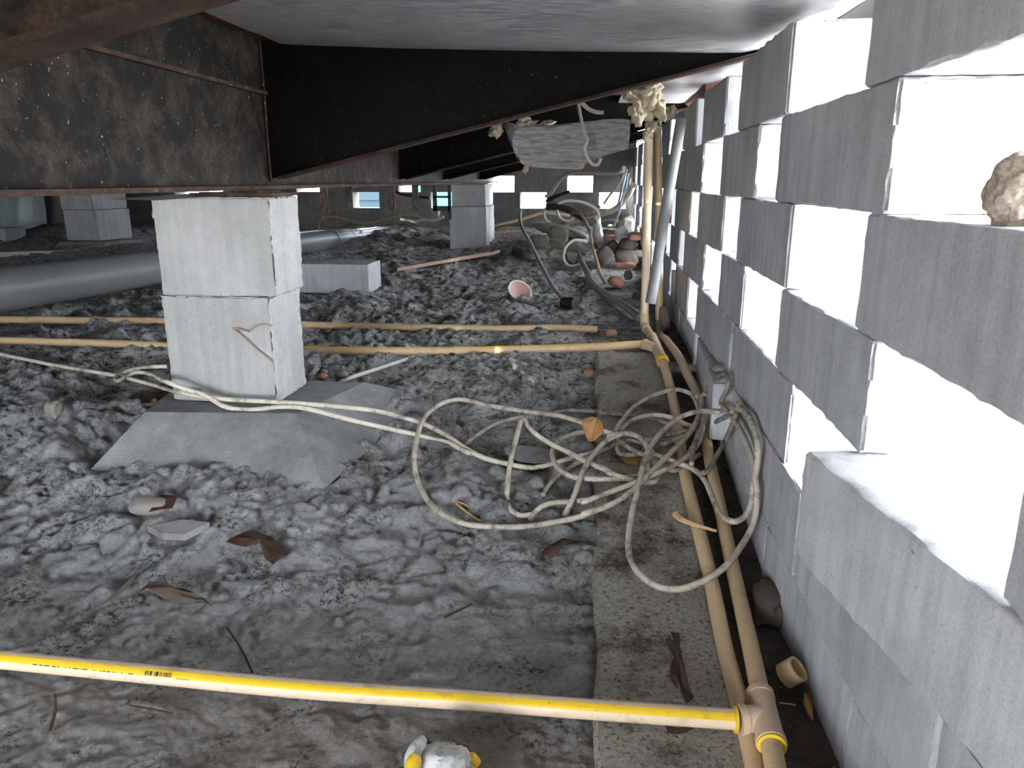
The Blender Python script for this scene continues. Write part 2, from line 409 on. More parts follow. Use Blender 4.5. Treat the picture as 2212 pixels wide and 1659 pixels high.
# ================================================================== SETTING
def grid_obj(name, X, Y, Z, mat, **tags):
    n, m = X.shape; me = bpy.data.meshes.new(name)
    co = np.stack([X, Y, Z], -1).reshape(-1, 3).astype(np.float32)
    i = np.arange(n * m).reshape(n, m); q = np.stack([i[:-1, :-1], i[:-1, 1:], i[1:, 1:], i[1:, :-1]], -1).reshape(-1, 4).astype(np.int32)
    me.vertices.add(n * m); me.vertices.foreach_set('co', co.ravel())
    me.loops.add(q.size); me.loops.foreach_set('vertex_index', q.ravel())
    me.polygons.add(len(q)); me.polygons.foreach_set('loop_start', np.arange(0, q.size, 4, dtype=np.int32))
    me.polygons.foreach_set('use_smooth', np.ones(len(q), bool)); me.materials.append(mat); me.update(calc_edges=True); me.validate()
    o = bpy.data.objects.new(name, me); COL.objects.link(o); tag(o, **tags); return o
# dirt floor: finer towards the camera
rows = np.concatenate([np.linspace(-2.9, .3, 40, endpoint=False), np.geomspace(.55, 8.2, 620) - .25])
tt = np.concatenate([np.linspace(-2.2, -1.15, 60, endpoint=False), np.linspace(-1.15, .55, 640)])
Yg, Tg = np.meshgrid(rows, tt, indexing='ij'); Xg = np.clip(Tg * (np.maximum(Yg, .1) + .32), -6, .43)
grid_obj('floor', Xg, Yg, hfull(Xg, Yg), M['ground'], kind='structure')
xs = np.concatenate([np.linspace(-40, -6, 12), np.linspace(-5, .5, 8), np.linspace(1, 40, 20)]); ys = np.concatenate([np.linspace(-30, -3, 10), np.linspace(-2, 9, 24), np.linspace(12, 70, 16)])
Yo, Xo = np.meshgrid(ys, xs, indexing='ij')
grid_obj('ground_outside', Xo, Yo, np.interp(Yo, _py, _pz) - .05 - .02 * ((Xo > -5) & (Xo < .5)), M['sand'], kind='structure')

# right skirting wall: dry-laid solid blocks with open perpends
WX = .28; WT = .185
BD = [block_data(.40, WT, .1195, 11 + k, .013 if k < 3 else .02, mat=M['block']) for k in range(5)]
wall = empty('wall_right', (WX + WT / 2, 2.6, 0), kind='structure')
Zc = {1: .703, 2: .578, 3: .456, 4: .3365, 5: .2155, 6: .095, 7: -.026}
rows_ = {1: [(.47, .88), (1.20, 1.60), (1.79, 2.135), (2.27, 2.58), (3.01, 3.38)],
         2: [(.05, .45), (.775, 1.23), (1.40, 1.765), (2.075, 2.43), (2.435, 2.83), (3.0, 3.35)],
         3: [(.43, .83), (1.125, 1.535), (1.705, 2.085), (2.295, 2.70), (2.84, 3.2)],
         4: [(.08, .485), (.765, 1.145), (1.44, 1.70), (1.96, 2.39), (2.51, 2.81), (2.97, 3.33)],
         5: [(-.02, .38), (1.04, 1.505), (1.53, 2.05), (2.235, 2.608), (2.77, 3.04), (3.16, 3.5)],
         6: [(.13, .525), (.53, .935), (.94, 1.464), (2.02, 2.39), (2.40, 2.79), (2.8, 3.2), (3.2, 3.6)],
         7: [(-.1, .29), (.30, .70), (.705, 1.10), (1.105, 1.50), (1.51, 1.91), (1.92, 2.32), (2.33, 2.73), (2.74, 3.14)]}
for c in (1, 2, 3, 4, 5):                                     # beyond: regular open bond
    y = max(b for a, b in rows_[c]) + .21
    while y < 5.6: rows_[c].append((y, y + .40)); y += .61
for c in (1, 2, 3, 4, 5):                                     # unseen run behind the photographer, gaps narrowed to block the sun
    y = min(a for a, b in rows_[c]) - .15
    while y > -1.2: rows_[c].append((y - .40, y)); y -= .55
for c in (6, 7):
    y = min(a for a, b in rows_[c]) - .005
    while y > -1.2: rows_[c].append((y - .40, y)); y -= .405
y = 3.62
while y < 5.6: rows_[6].append((y, y + .395)); y += .40
rnd = random.Random(5)
for c in sorted(rows_, reverse=True):
    for a, b in rows_[c]:
        k = rnd.randrange(3) if b < 1.9 else 3 + rnd.randrange(2)
        inst(BD[k], 'concrete_block', (WX + WT / 2 + rnd.uniform(-.003, .003), (a + b) / 2, Zc[c]), (0, 0, R(rnd.uniform(-.5, .5)) + (math.pi if rnd.random() < .5 else 0)),
             (1, (b - a) / .40, ((Zc[c - 1] - Zc[c]) if c > 1 else .128) / .1195 - .002), wall)
inst(BD[1], 'concrete_block', (.352, .592, Zc[5]), (0, 0, R(9.3)), (1, 1, 1), wall)      # turned block that juts into the crawlspace
inst(BD[2], 'concrete_block', (.357, 1.722, Zc[6]), (0, 0, R(-3.6)), (1, 1.2, 1), wall)

# far skirting wall
M['shadeblock'] = m_block('shaded_block_concrete', (.13, .125, .115), (.24, .23, .21), (.05, .045, .04))  # block concrete darkened so the far wall's shade sits in its colour
BF = [block_data(.40, .185, .1195, 31 + k, .04, .001, .001, M['shadeblock']) for k in range(2)]
wb_ = empty('wall_back', (-2.2, 5.9, 0), kind='structure')
gapsA = [(-1.49, -1.32), (-.80, -.60), (-.202, -.011), (-2.3, -2.1), (-3.1, -2.9)]
gapsB = [(-1.86, -1.645), (-1.24, -1.045), (-.555, -.355), (.04, .24), (-2.5, -2.3), (-3.3, -3.1)]
def course(z, gaps, x0=-4.7, x1=.30):
    segs = []; x = x0
    for g0, g1 in sorted(gaps): segs.append((x, g0)); x = g1
    if x < x1: segs.append((x, x1))
    for a, b in segs:
        n = max(1, round((b - a) / .40)); w = (b - a) / n
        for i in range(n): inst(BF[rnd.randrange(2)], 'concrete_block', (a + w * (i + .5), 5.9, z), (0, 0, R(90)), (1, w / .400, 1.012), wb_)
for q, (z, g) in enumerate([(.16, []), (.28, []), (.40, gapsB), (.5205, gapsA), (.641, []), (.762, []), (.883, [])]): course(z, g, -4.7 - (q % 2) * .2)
# left side: plain block skirting in the dark
mb = MB().box((-4.85, -3, -.05), (-4.67, 6, 1.0)); obj('wall_left', mb, M['block'], kind='structure')
mb = MB().box((-5.2, -1.45, -.05), (-1.5, -1.27, 1.0)).box((-.6, -1.45, -.05), (.47, -1.27, 1.0)).box((-1.5, -1.45, .80), (-.6, -1.27, 1.0)); obj('added_wall_front', mb, M['block'], kind='structure')   # added unseen skirting behind the camera, its opening set to shape the light
# floor of the house above
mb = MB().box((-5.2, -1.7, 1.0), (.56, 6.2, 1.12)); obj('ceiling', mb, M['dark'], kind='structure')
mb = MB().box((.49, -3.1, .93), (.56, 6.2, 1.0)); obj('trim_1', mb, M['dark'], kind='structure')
mb = MB().box((.56, -3.1, .818), (.60, 6.2, 3.2)); obj('wall_outside', mb, M['siding'], kind='structure')  # added house siding, its bottom edge lowered to block light over the wall

# concrete footer strip along the wall
def footer():
    n = 150; vs = []; fs = []; Ys = np.linspace(.30, 2.06, n)
    for i, Y in enumerate(Ys):
        z = float(np.interp(Y, _py, _pz)) + .012; j = .003 * math.sin(Y * 23) + .004 * (float(vnoise(Y * 30, 3.3, 5)) - .5)
        for x, dz in ((.018 + j, -.07), (.018 + j, -.004), (.023 + j, .001), (.06, .002), (.11, .001), (.15, .0), (.195, -.002), (.21, -.05)):
            vs.append((x, Y, z + dz + .002 * (float(vnoise(x * 40, Y * 40, 6)) - .5)))
    m = 8
    for i in range(n - 1):
        for k in range(m - 1): fs.append((i * m + k, i * m + k + 1, (i + 1) * m + k + 1, (i + 1) * m + k))
    o = len(vs)
    for k in range(m): vs.append((vs[(n - 1) * m + k][0], 2.062, .05))
    for k in range(m - 1): fs.append(((n - 1) * m + k, (n - 1) * m + k + 1, o + k + 1, o + k))
    return MB().add(vs, fs)
obj('concrete_footer', footer(), M['footer'], smooth=True, label='long flat dusty concrete footer strip along the foot of the block wall', category='footer')

# ================================================================== STEEL FRAME
ch = empty('steel_chassis', (-.76, 1.5, .592), 'rusty black steel floor frame with long beam and tapered side arms', 'steel frame')
BX = -.76; YA, YB = -.6, 5.8
mb = MB().box((BX - .004, YA, .599), (BX + .004, YB, .797)).box((BX - .004, YA, .803), (BX + .004, YB, .915)); obj('beam_web', mb, M['rust'], ch)
obj('bottom_flange', MB().box((BX - .045, YA, .590), (BX + .045, YB, .5985)), M['rustedge'], ch)
obj('middle_lip', MB().box((BX - .018, YA, .7965), (BX + .016, YB, .804)), M['rustedge'], ch)
obj('top_flange', MB().box((BX - .05, YA, .914), (BX + .078, YB, .922)), M['orange'], ch)
for k, (Y, dz) in enumerate([(.55, .014), (1.75, 0), (2.97, 0), (3.85, 0), (5.1, 0)]):
    mb = MB().plate([(BX + .004, Y, .612 + dz), (.36, Y, .876 + dz), (.36, Y, .912), (BX + .004, Y, .912)], (0, .007, 0))
    if k == 1:
        c = atY(632, 165, Y); mb.ring((c[0], Y - .003, c[2]), (c[0], Y, c[2]), .021, .0185)
    o = obj('side_arm', mb, M['armrust'] if k == 0 else M['rustdark'], ch)
    mb = MB().plate([(BX + .03, Y - .018, .612 + dz + .006), (.36, Y - .018, .876 + dz - .003), (.36, Y + .025, .876 + dz - .003), (BX + .03, Y + .025, .612 + dz + .006)], (0, 0, -.006))
    obj('arm_flange', mb, M['armedge'], o)
# weld bead at the visible joint
mb = MB().tube([(BX + .008, 1.748, .606), (BX + .007, 1.747, .7), (BX + .008, 1.748, .80), (BX + .007, 1.748, .91)], .0035, 8); obj('weld_bead', mb, M['rustedge'], ch)
# brackets hanging under the beam (four straps with slots)
def strap(x0, x1, y0, y1, Y, i):
    a = atY(x0, y0, Y); b = atY(x1, y1, Y); xa, xb = a[0], b[0]; z0 = b[2]; z1 = .592; xm = (xa + xb) / 2; w = (xb - xa)
    mb = MB(); t = .004; sl = .0035; zs0 = z0 + .22 * (z1 - z0); zs1 = zs0 + .17 * (z1 - z0)
    mb.box((xa, Y, z0), (xm - sl, Y + t, z1)).box((xm + sl, Y, z0), (xb, Y + t, z1)).box((xm - sl, Y, z0), (xm + sl, Y + t, zs0)).box((xm - sl, Y, zs1), (xm + sl, Y + t, z1))
    mb.box((xa, Y, z1 - .004), (xb, Y + .05, z1 - .0005))
    obj('hanger_strap', mb, M['strap'], ch)
strap(690, 710, 406, 460, 2.22, 0); strap(746, 763, 403, 459, 2.22, 1); strap(839, 854, 404, 454, 3.0, 2); strap(889, 905, 399, 456, 3.0, 3)
# loose rusty shims and a black strap on top of the near pier
obj('steel_shim', MB().box((-.80, 1.46, .5785), (-.63, 1.60, .5855)).box((-.72, 1.47, .5855), (-.66, 1.58, .5895)), M['rustedge'], label='thin rusty shim plates between the near pier and the beam', category='shim')
mb = MB().plate([atY(236, 430, 1.46), atY(330, 424, 1.46), atY(500, 412, 1.46), atY(500, 420, 1.46), atY(330, 433, 1.46)], (0, .04, 0)); obj('rubber_strip', mb, M['blackrub'], label='thin black strip poking out left over the near pier top', category='strip')

# ------------------------------------------------------------------ belly sheets
def belly(X, Y, y0, y1, sag):
    z = np.interp(X, [-.72, -.6, -.4, -.19, .1, .3, .42, .5], [.903, .896, .888, .880, .872, .868, .889, .945])
    return z - sag * np.sin(np.pi * np.clip((Y - y0) / (y1 - y0), 0, 1)) * np.interp(X, [-.72, -.3, .3, .5], [.2, 1, 1, 0]) + .0025 * (vnoise(X * 9, Y * 14, 1) - .5)
xx = np.linspace(-.70, .48, 90); yy = np.linspace(.60, 1.742, 70); YY, XX = np.meshgrid(yy, xx, indexing='ij')
grid_obj('belly_sheet', XX, YY, belly(XX, YY, .6, 1.742, .012), M['belly'], label='large grey mottled belly sheet overhead between the two nearest side arms', category='belly sheet')
xx = np.linspace(.08, .48, 40); yy = np.linspace(1.77, 2.96, 50); YY, XX = np.meshgrid(yy, xx, indexing='ij')
grid_obj('belly_sheet', XX, YY, belly(XX, YY, 1.77, 2.96, .008) + .012, M['belly'], label='narrow pale belly sheet strip over the wall top behind the first black arm', category='belly sheet')
# rust-brown rim tube above the wall
mb = MB().tube([atX(1425, 248, .345), atX(1460, 226, .345), atX(1500, 208, .34), atX(1545, 188, .335)], [.026, .03, .03, .028], 14); obj('rim_rail', mb, M['reddish'], smooth=True, label='red-brown curved rim piece above the wall top behind the pipes', category='rim')
# torn hanging flap
YF = 2.55
edge = [(1110, 268), (1118, 276), (1150, 273), (1200, 270), (1260, 264), (1310, 258), (1345, 257), (1361, 260), (1361, 290), (1357, 322), (1330, 329), (1312, 335), (1290, 343), (1268, 352), (1252, 367), (1235, 366), (1190, 363), (1140, 361), (1126, 353), (1120, 340), (1110, 325), (1112, 312), (1106, 300), (1116, 292), (1111, 283), (1119, 278)]
flap = []
for x, y in edge:
    P = atY(x, y, YF + (y - 260) / 110 * .10 + .03 * math.sin((x - 1100) / 60)); flap.append(P)
fl = empty('hanging_flap', flap[14], 'torn grey mottled sheet flap hanging below the underfloor', 'torn flap')
obj('flap_sheet', MB().plate(flap, (0, .004, .002)), M['flap'], fl)
fold = [atY(1085, 262, YF + .12), atY(1110, 266, YF + .02), atY(1119, 278, YF + .02), atY(1111, 283, YF + .03), atY(1116, 292, YF + .03), atY(1106, 302, YF + .04), atY(1110, 326, YF + .07), atY(1122, 352, YF + .10), atY(1098, 300, YF + .14)]
obj('folded_edge', MB().plate(fold, (0, .004, 0)), M['flap'], fl)
for q, (x, y, rx) in enumerate([(1254, 357, .012), (1135, 366, .010)]):
    c = atY(x, y, YF + .1); obj('torn_scrap', rock_mb(c, rx, .008, .014, 40 + q, 0, .3, .4, 2), M['redwood'], fl)
# insulation tufts
def tuft(name, px, Y, seed, label, sc=1.):
    vs = MB(); r = random.Random(seed)
    for x, y, w, h in px:
        c = atY(x, y, Y + r.uniform(-.02, .03)); k = Y / F
        a = rock_mb(c, w * k * sc, .03, h * k * sc, seed + x, 0, r.uniform(-.5, .5), .85, 4, -.2); vs.add(a.v, a.f)
    return obj(name, vs, M['fluff'], smooth='all', label=label, category='insulation')
tuft('fibre_insulation', [(1070, 284, 12, 14), (1075, 270, 10, 8)], 2.62, 3, 'small pale insulation tuft hanging left of the torn flap')
tuft('fibre_insulation', [(1130, 263, 14, 8), (1150, 268, 12, 7), (1180, 268, 16, 6)], 2.72, 4, 'yellowish insulation strip peeping over the top edge of the torn flap')
tuft('fibre_insulation', [(1358, 202, 16, 12), (1385, 210, 22, 20), (1392, 236, 18, 24), (1375, 245, 12, 18), (1415, 215, 14, 24), (1425, 240, 10, 22), (1410, 190, 18, 12)], 2.25, 5, 'big ragged clump of yellow insulation dangling at the wall corner')
tuft('fibre_insulation', [(1412, 275, 14, 14), (1440, 245, 12, 12), (1400, 288, 10, 12), (1452, 238, 8, 8)], 2.35, 6, 'small insulation scraps around the tops of the upright cream pipes')
# hanging wire over the flap
w = [(1249, 222), (1254, 250), (1262, 285), (1268, 305), (1262, 318), (1268, 340), (1280, 355), (1291, 356), (1298, 342)]
obj('thin_wire', MB().tube([atY(x, y, YF - .02 - .0003 * (y - 220)) for x, y in w], .0052, 8), M['wire'], smooth=True, label='thin wire hanging down in front of the torn flap', category='wire')
w = [(1256, 222), (1272, 236), (1288, 242), (1304, 243)]
obj('thin_wire', MB().tube([atY(x, y, YF + .15) for x, y in w], .007, 8), M['wire'], smooth=True, label='short stiff wire in the dark gap above the torn flap', category='wire')
# dark sheet hanging far left
gl = np.linspace(2.6, 5.6, 60); gz = np.linspace(.22, .75, 12); Yq, Zq = np.meshgrid(gl, gz, indexing='ij')
Xq = -4.25 + .05 * (vnoise(Yq * 7, Zq * 3, 2) - .5) + .04 * (vnoise(Yq * 17, Zq * 5 + 4, 3) - .5)
Zq = Zq + np.where(Zq < .3, .05 * (vnoise(Yq * 8, Zq * 0, 4) - .5), 0)
grid_obj('hanging_sheet', Xq, Yq, Zq + .04, M['sheet'], label='ragged grey-green sheet hanging along the far left side', category='sheet')

# ================================================================== PIERS
def pier_block(label, x0, x1, y0, z0, z1, depth, seed, rot, mat=M['pier'], res=.010, rough=.0045, chip=.011):
    me = block_data(x1 - x0, depth, z1 - z0, seed, res, rough, chip, mat)
    return inst(me, 'pier_block', ((x0 + x1) / 2, y0 + depth / 2, z0), (0, 0, R(90 + rot)), label=label, category='concrete block')
pier_block('upper pale concrete block of the nearest pier under the beam', -.905, -.653, 1.495, .374, .577, .165, 51, 1.0)
pier_block('lower pale cracked concrete block of the nearest pier, standing on the sloped footing', -.912, -.668, 1.50, .1405, .373, .165, 52, -1.2)
# wire stuck in a crack of the lower block
f0 = 1.493
def onface(x, y): return atY(180 + x / 3.568, 620 + y / 3.568, f0)
mb = MB().tube([onface(1150, 318), onface(1250, 400), onface(1350, 490), onface(1440, 560), onface(1470, 585)], .0016, 6); obj('thin_crack', mb, M['copper'], bpy.data.objects['pier_block.001'], smooth=True)
mb = MB().tube([onface(1150, 318), onface(1215, 325), onface(1275, 345), onface(1310, 310), onface(1400, 285), onface(1460, 300)], .0018, 6); obj('thin_crack', mb, M['copper'], bpy.data.objects['pier_block.001'], smooth=True)
def frustum(bot, top, n=14, amp=.004, seed=1):
    """bot/top: four corner points each (front-left, front-right, back-right, back-left)"""
    mb = MB(); B = [Vector(p) for p in bot]; T = [Vector(p) for p in top]
    def face(a, b, c, d):
        vs = []; fs = []
        for i in range(n + 1):
            for j in range(n + 1):
                u, v = i / n, j / n; p = a.lerp(b, u).lerp(d.lerp(c, u), v)
                nn = (b - a).cross(d - a).normalized(); e = min(u, 1 - u, v, 1 - v)
                vs.append(p + nn * amp * mnoise.noise(p * 18 + Vector((seed, 0, 0))) * min(1, e * 6))
        for i in range(n):
            for j in range(n): fs.append((i * (n + 1) + j, (i + 1) * (n + 1) + j, (i + 1) * (n + 1) + j + 1, i * (n + 1) + j + 1))
        mb.add(vs, fs)
    for i in range(4): j = (i + 1) % 4; face(B[i], B[j], T[j], T[i])
    face(T[0], T[1], T[2], T[3]); return mb
bl = G(196, 1014, -.01); br = G(700, 1056, -.01); tl = atZ(312, 890, .139); tr = atZ(640, 893, .139)
bk = 1.80
bot = [bl, br, (-.40, bk, .08), (-1.03, bk, .08)]; top = [tl, tr, (-.54, 1.70, .139), (-.985, 1.70, .139)]
obj('pier_footing', frustum(bot, top, 16, .006, 2), M['padc'], label='grey concrete pyramid footing under the nearest pier', category='footing')
# second pier further along the same beam
YP = 4.38
def PX(x): return atY(x, 450, YP)[0]
pz = [atY(1010, y, YP)[2] for y in (399, 446, 541)]
pier_block('upper grey concrete block of the second pier beneath the beam', PX(975), PX(1049), YP, pz[1], .588, .34, 53, 0, M['block'], .03, .003, .006)
pier_block('lower grey concrete block of the second pier, on its half-buried footing', PX(970), PX(1051), YP, pz[2] + .004, pz[1] - .001, .36, 54, 0, M['block'], .03, .003, .006)
bot = [G(925, 566), atY(1085, 553, 4.15), (PX(1066) + .10, 4.9, .15), (PX(950), 4.9, .15)]
z0 = pz[2]
top = [(PX(943), YP - .10, z0), (PX(1062), YP - .10, z0), (PX(1066), 4.8, z0), (PX(960), 4.8, z0)]
obj('pier_footing', frustum(bot, top, 8, .006, 5), M['padc'], label='dark sloped concrete footing under the second pier', category='footing')
# third pier, left behind the drain pipe
YQ = 4.55
QX = lambda x: atY(x, 450, YQ)[0]
qz = [atY(170, y, YQ)[2] for y in (420, 453, 521)]
pier_block('upper concrete block of the left pier behind the drain pipe', QX(133), QX(211), YQ, qz[1], .60, .30, 55, -8, M['block'], .03, .003, .008)
pier_block('lower concrete block of the left pier behind the drain pipe', QX(136), QX(215), YQ, qz[2] + .004, qz[1] - .002, .30, 56, -8, M['block'], .03, .003, .008)
bot = [(QX(120), YQ - .15, .15), (QX(240), YQ - .15, .15), (QX(318), 5.1, .15), (QX(200), 5.1, .15)]
top = [(QX(130), YQ - .05, qz[2]), (QX(228), YQ - .05, qz[2]), (QX(290), 5.0, qz[2]), (QX(200), 5.0, qz[2])]
obj('pier_footing', frustum(bot, top, 6, .006, 7), M['padc'], label='grey footing slab under the left pier, seen over the drain pipe', category='footing')
# black frame by the second pier
YV = 4.2
fr = empty('black_bracket', atY(953, 470, YV), 'black open bracket frame hanging beside the second pier', 'bracket')
def bxY(x0, y0, x1, y1, Y, d): a = atY(x0, y1, Y); b = atY(x1, y0, Y); return MB().box((a[0], Y, a[2]), (b[0], Y + d, b[2]))
obj('side_bar', bxY(936, 400, 942, 470, YV, .02), M['blackrub'], fr); obj('side_bar', bxY(968, 400, 973, 474, YV, .02), M['blackrub'], fr)
for y0, y1 in ((423, 428), (445, 456)): obj('cross_bar', bxY(936, y0, 972, y1, YV, .02), M['blackrub'], fr)
# half block lying on the dirt right of the near pier
c = G(730, 631); Yb = c[1]; a = atY(640, 600, Yb)[0]; b = atY(796, 600, Yb)[0]
me = block_data(b - a, .19, .122, 61, .016, .002, .004, M['block'])
inst(me, 'concrete_block', ((a + b) / 2, Yb + .095, c[2] - .006), (0, 0, R(90)), label='grey concrete block lying on the dirt right behind the near pier', category='concrete block')
# blocks at the far left edge
for q, (x0, x1, y0, y1, l) in enumerate([(-60, 8, 494, 520, 'concrete block at the far left edge, upper of two'), (-70, 24, 520, 546, 'concrete block at the far left edge, lower of two, by the grey plank')]):
    p = atY(x0, y1, 4.7); r_ = atY(x1, y0, 4.7); me = block_data(r_[0] - p[0], .19, r_[2] - p[2] - .001, 63 + q, .04, .002, .004, M['block'])
    inst(me, 'concrete_block', ((p[0] + r_[0]) / 2, 4.8, p[2]), (0, 0, R(90)), label=l, category='concrete block')

# ================================================================== PIPEWORK
RP = .0112
def Gp(pts, dz, detail=False): return [G(x, y, d[0] if (d := dd) else dz, detail) for x, y, *dd in pts]
def rest(p, r):                                                # keep a point of a thing of radius r above the dirt
    p = list(p); p[2] = max(p[2], float(hfull(p[0], p[1])) + r); return p
def tee(parent, a, b, c, mat=None, ro=.0152, lip=True):
    """tee body from a to b with a branch from its middle to c, thick socket ends"""
    a, b, c = Vector(a), Vector(b), Vector(c); m = a.lerp(b, .5)
    mb = MB().tube([a, b], ro, 18, smooth=False).tube([m, c], ro * .97, 18, smooth=False)
    for e, o in ((a, m), (b, m), (c, m)):
        t = (o - e).normalized(); mb.ring(e, e + t * .008, ro * 1.08, ro * .5, 20)
    return obj('tee_fitting', mb, mat or M['fitting'], parent, smooth=True)

# run A: right wall pipe, tee, striped cross pipe, second upright
A = empty('water_pipe', G(1600, 1300, 0), 'cream water pipe nearest the wall with the yellow-striped cross pipe joined at its tee', 'pipe')
zt = .032
Apts = [(1676, 1665, zt), (1667, 1617, zt), (1655, 1552, zt), (1644, 1506, zt), (1621, 1397, .026), (1588, 1250, .018), (1554, 1090, .016), (1531, 985, .016), (1524, 929, .016), (1514, 870, .016)]
PA = [G(x, y, d) for x, y, d in Apts]
PA.insert(0, np.array(PA[0]) + (np.array(PA[0]) - np.array(PA[1])) * 6)
obj('wall_pipe', MB().tube(PA, RP, 16), M['cpvc'], A, smooth=True)
# bend behind the coil up to the second upright
yb = 2.42
curve = [G(1514, 870, .016), G(1500, 838, .02), G(1486, 812, .03), G(1467, 772, .03), G(1443, 739, .03), atY(1424, 712, 2.40), atY(1424, 690, yb)]
obj('bent_pipe', MB().tube(curve, RP, 14), M['cpvcdark'], A, smooth=True)
up2 = [atY(1424, 690, yb), atY(1424, 600, yb), atY(1422, 430, yb), atY(1420, 300, yb), atY(1419, 272, yb)]
obj('upright_pipe', MB().tube(up2, .0125, 14), M['cpvc'], A, smooth=True)
xc = [(-120, 1412), (0, 1425), (320, 1456), (640, 1487), (1000, 1512), (1300, 1534), (1590, 1554)]
PC = [G(x, y, .022 if x < 1200 else zt) for x, y in xc]; PC[0] = np.array(PC[1]) + (np.array(PC[1]) - np.array(PC[2])) * 1.2
Yc = float(np.mean([p[1] for p in PC[1:]])); t3 = Vector(PA[3])
cp = obj('cross_pipe', MB().tube(PC, RP, 18), M['cpvclight'], A, smooth=True)
SP = spline(PC, .02)
def stripe(pts, a0, a1, r, u0=0., u1=1.):
    """band of the pipe skin between two angles (0 = up, towards the camera positive)"""
    n = len(pts); i0, i1 = int(u0 * (n - 1)), int(u1 * (n - 1)); vs = []; m = 7
    for i in range(i0, i1 + 1):
        t = (pts[min(i + 1, n - 1)] - pts[max(i - 1, 0)]).normalized(); u = Vector((0, 0, 1)); u = (u - t * u.dot(t)).normalized(); w = t.cross(u)
        if w.y > 0: w = -w
        for k in range(m):
            a = a0 + (a1 - a0) * k / (m - 1); vs.append(pts[i] + (u * math.cos(a) + w * math.sin(a)) * r)
    c = i1 - i0 + 1
    return MB().add(vs, [(i * m + k, i * m + k + 1, (i + 1) * m + k + 1, (i + 1) * m + k) for i in range(c - 1) for k in range(m - 1)])
obj('yellow_stripe', stripe(SP, R(18), R(62), RP + .0004), M['yellow'], cp, smooth=True, label='bright yellow printed stripe')
# barcode and small print dashes on the stripe
xs_ = [p.x for p in SP]
def uat(px): return float(np.interp(atY(px, 1450, Yc)[0], xs_, np.linspace(0, 1, len(xs_))))
FP = spline(PC, .0009); n_ = len(FP); bar = MB(); r7 = random.Random(9); x = 308.0
while x < 368:
    w = r7.choice([1.1, 1.6, 2.2, 3.0]); b = stripe(FP, R(34), R(58), RP + .0007, uat(x), uat(x + w)); bar.add(b.v, b.f); x += w + r7.choice([1.0, 1.3, 1.8])
obj('barcode', bar, M['blackink'], cp, label='black barcode print')
pr = MB(); x = 66.0
while x < 285:
    w = r7.choice([3, 5, 8, 11]); b = stripe(FP, R(57), R(63), RP + .0006, uat(x), uat(x + w)); pr.add(b.v, b.f); x += w + r7.choice([3, 6, 12])
obj('lettering', pr, M['blackink'], cp, label='worn black print left of the barcode'); pr = MB()
for x in (380, 388, 396, 404): b = stripe(FP, R(60), R(64), RP + .0006, uat(x), uat(x + 6)); pr.add(b.v, b.f)
obj('lettering', pr, M['blackink'], cp, label='worn black print right of the barcode')
ta, tb = G(1641, 1500, zt), G(1667, 1608, zt); tcn = G(1596, 1554.5, zt)
tf = tee(A, ta, tb, tcn)
def glue(p, q, ro): p = Vector(p); q = Vector(q); return MB().ring(p, p + (q - p).normalized() * .0035, ro, RP * .9, 22)
obj('glue_ring', glue(tb, np.array(PA[1]), .0152), M['yellowglue'], tf, smooth=True, label='yellow glue ring')
obj('glue_ring', glue(np.array(tcn) + np.array([-.002, 0, 0]), np.array(PC[-2]), .0146), M['yellowglue'], tf, smooth=True, label='yellow glue ring')

# run B: left wall pipe, first upright, middle cross pipe
B = empty('water_pipe', G(1540, 1250, 0), 'cream water pipe left of its wall-side twin, joined to the middle cross pipe', 'pipe')
Bp = [(1633, 1668), (1623, 1617), (1596, 1514), (1565, 1397), (1535, 1250), (1495, 1090), (1479, 1020), (1463, 915), (1446, 830)]
PBm = [G(x, y, .0135 + .010 * (y < 1300)) for x, y in Bp]; PBm.insert(0, np.array(PBm[0]) + (np.array(PBm[0]) - np.array(PBm[1])) * 6)
PBm.append(G(1431, 778, .026))
obj('wall_pipe', MB().tube(PBm, RP, 16), M['cpvc'], B, smooth=True)
tb0, tb1 = G(1432, 782, .028), G(1408, 728, .028); tbc = G(1390, 743, .028)
tfb = tee(B, tb0, tb1, tbc, M['cpvcdark'], .0145)
obj('glue_ring', MB().ring(G(1432, 782, .028), G(1430, 776, .028), .0168, .0115, 20), M['yellowglue'], tfb, smooth=True)
elb = G(1393, 703, .03); yv = elb[1] + .02
obj('short_pipe', MB().tube([tb1, G(1400, 716, .028), elb], RP * 1.05, 14), M['cpvcdark'], B, smooth=True)
e1 = atY(1392, 680, yv)
obj('elbow_fitting', MB().tube([G(1397, 712, .029), elb, (np.array(elb) + np.array(e1)) / 2, e1], [.0135, .0142, .0142, .0142], 16).ring(e1, np.array(e1) + np.array([0, 0, -.008]), .0155, .011, 18), M['cpvc'], B, smooth=True)
up1 = [e1, atY(1393.5, 645, yv), atY(1396, 549, yv), atY(1399, 422, yv), atY(1401, 320, yv), atY(1401, 282, yv)]
obj('upright_pipe', MB().tube(up1, .0125, 16), M['cpvclight'], B, smooth=True)
xm = [(-160, 729), (0, 735), (180, 740), (345, 746), (670, 756), (960, 758), (1150, 754), (1300, 749), (1392, 743)]
PM = [G(x, y, .014 if x < 1250 else .024) for x, y in xm]
cpm = obj('cross_pipe', MB().tube(PM, .0112, 14), M['cpvc'], B, smooth=True)
obj('yellow_stripe', stripe(spline(PM, .02), R(0), R(28), .0116, .55, .99), M['yellow'], cpm, smooth=True)
tag(cpm, 'cross pipe lying on the dirt')
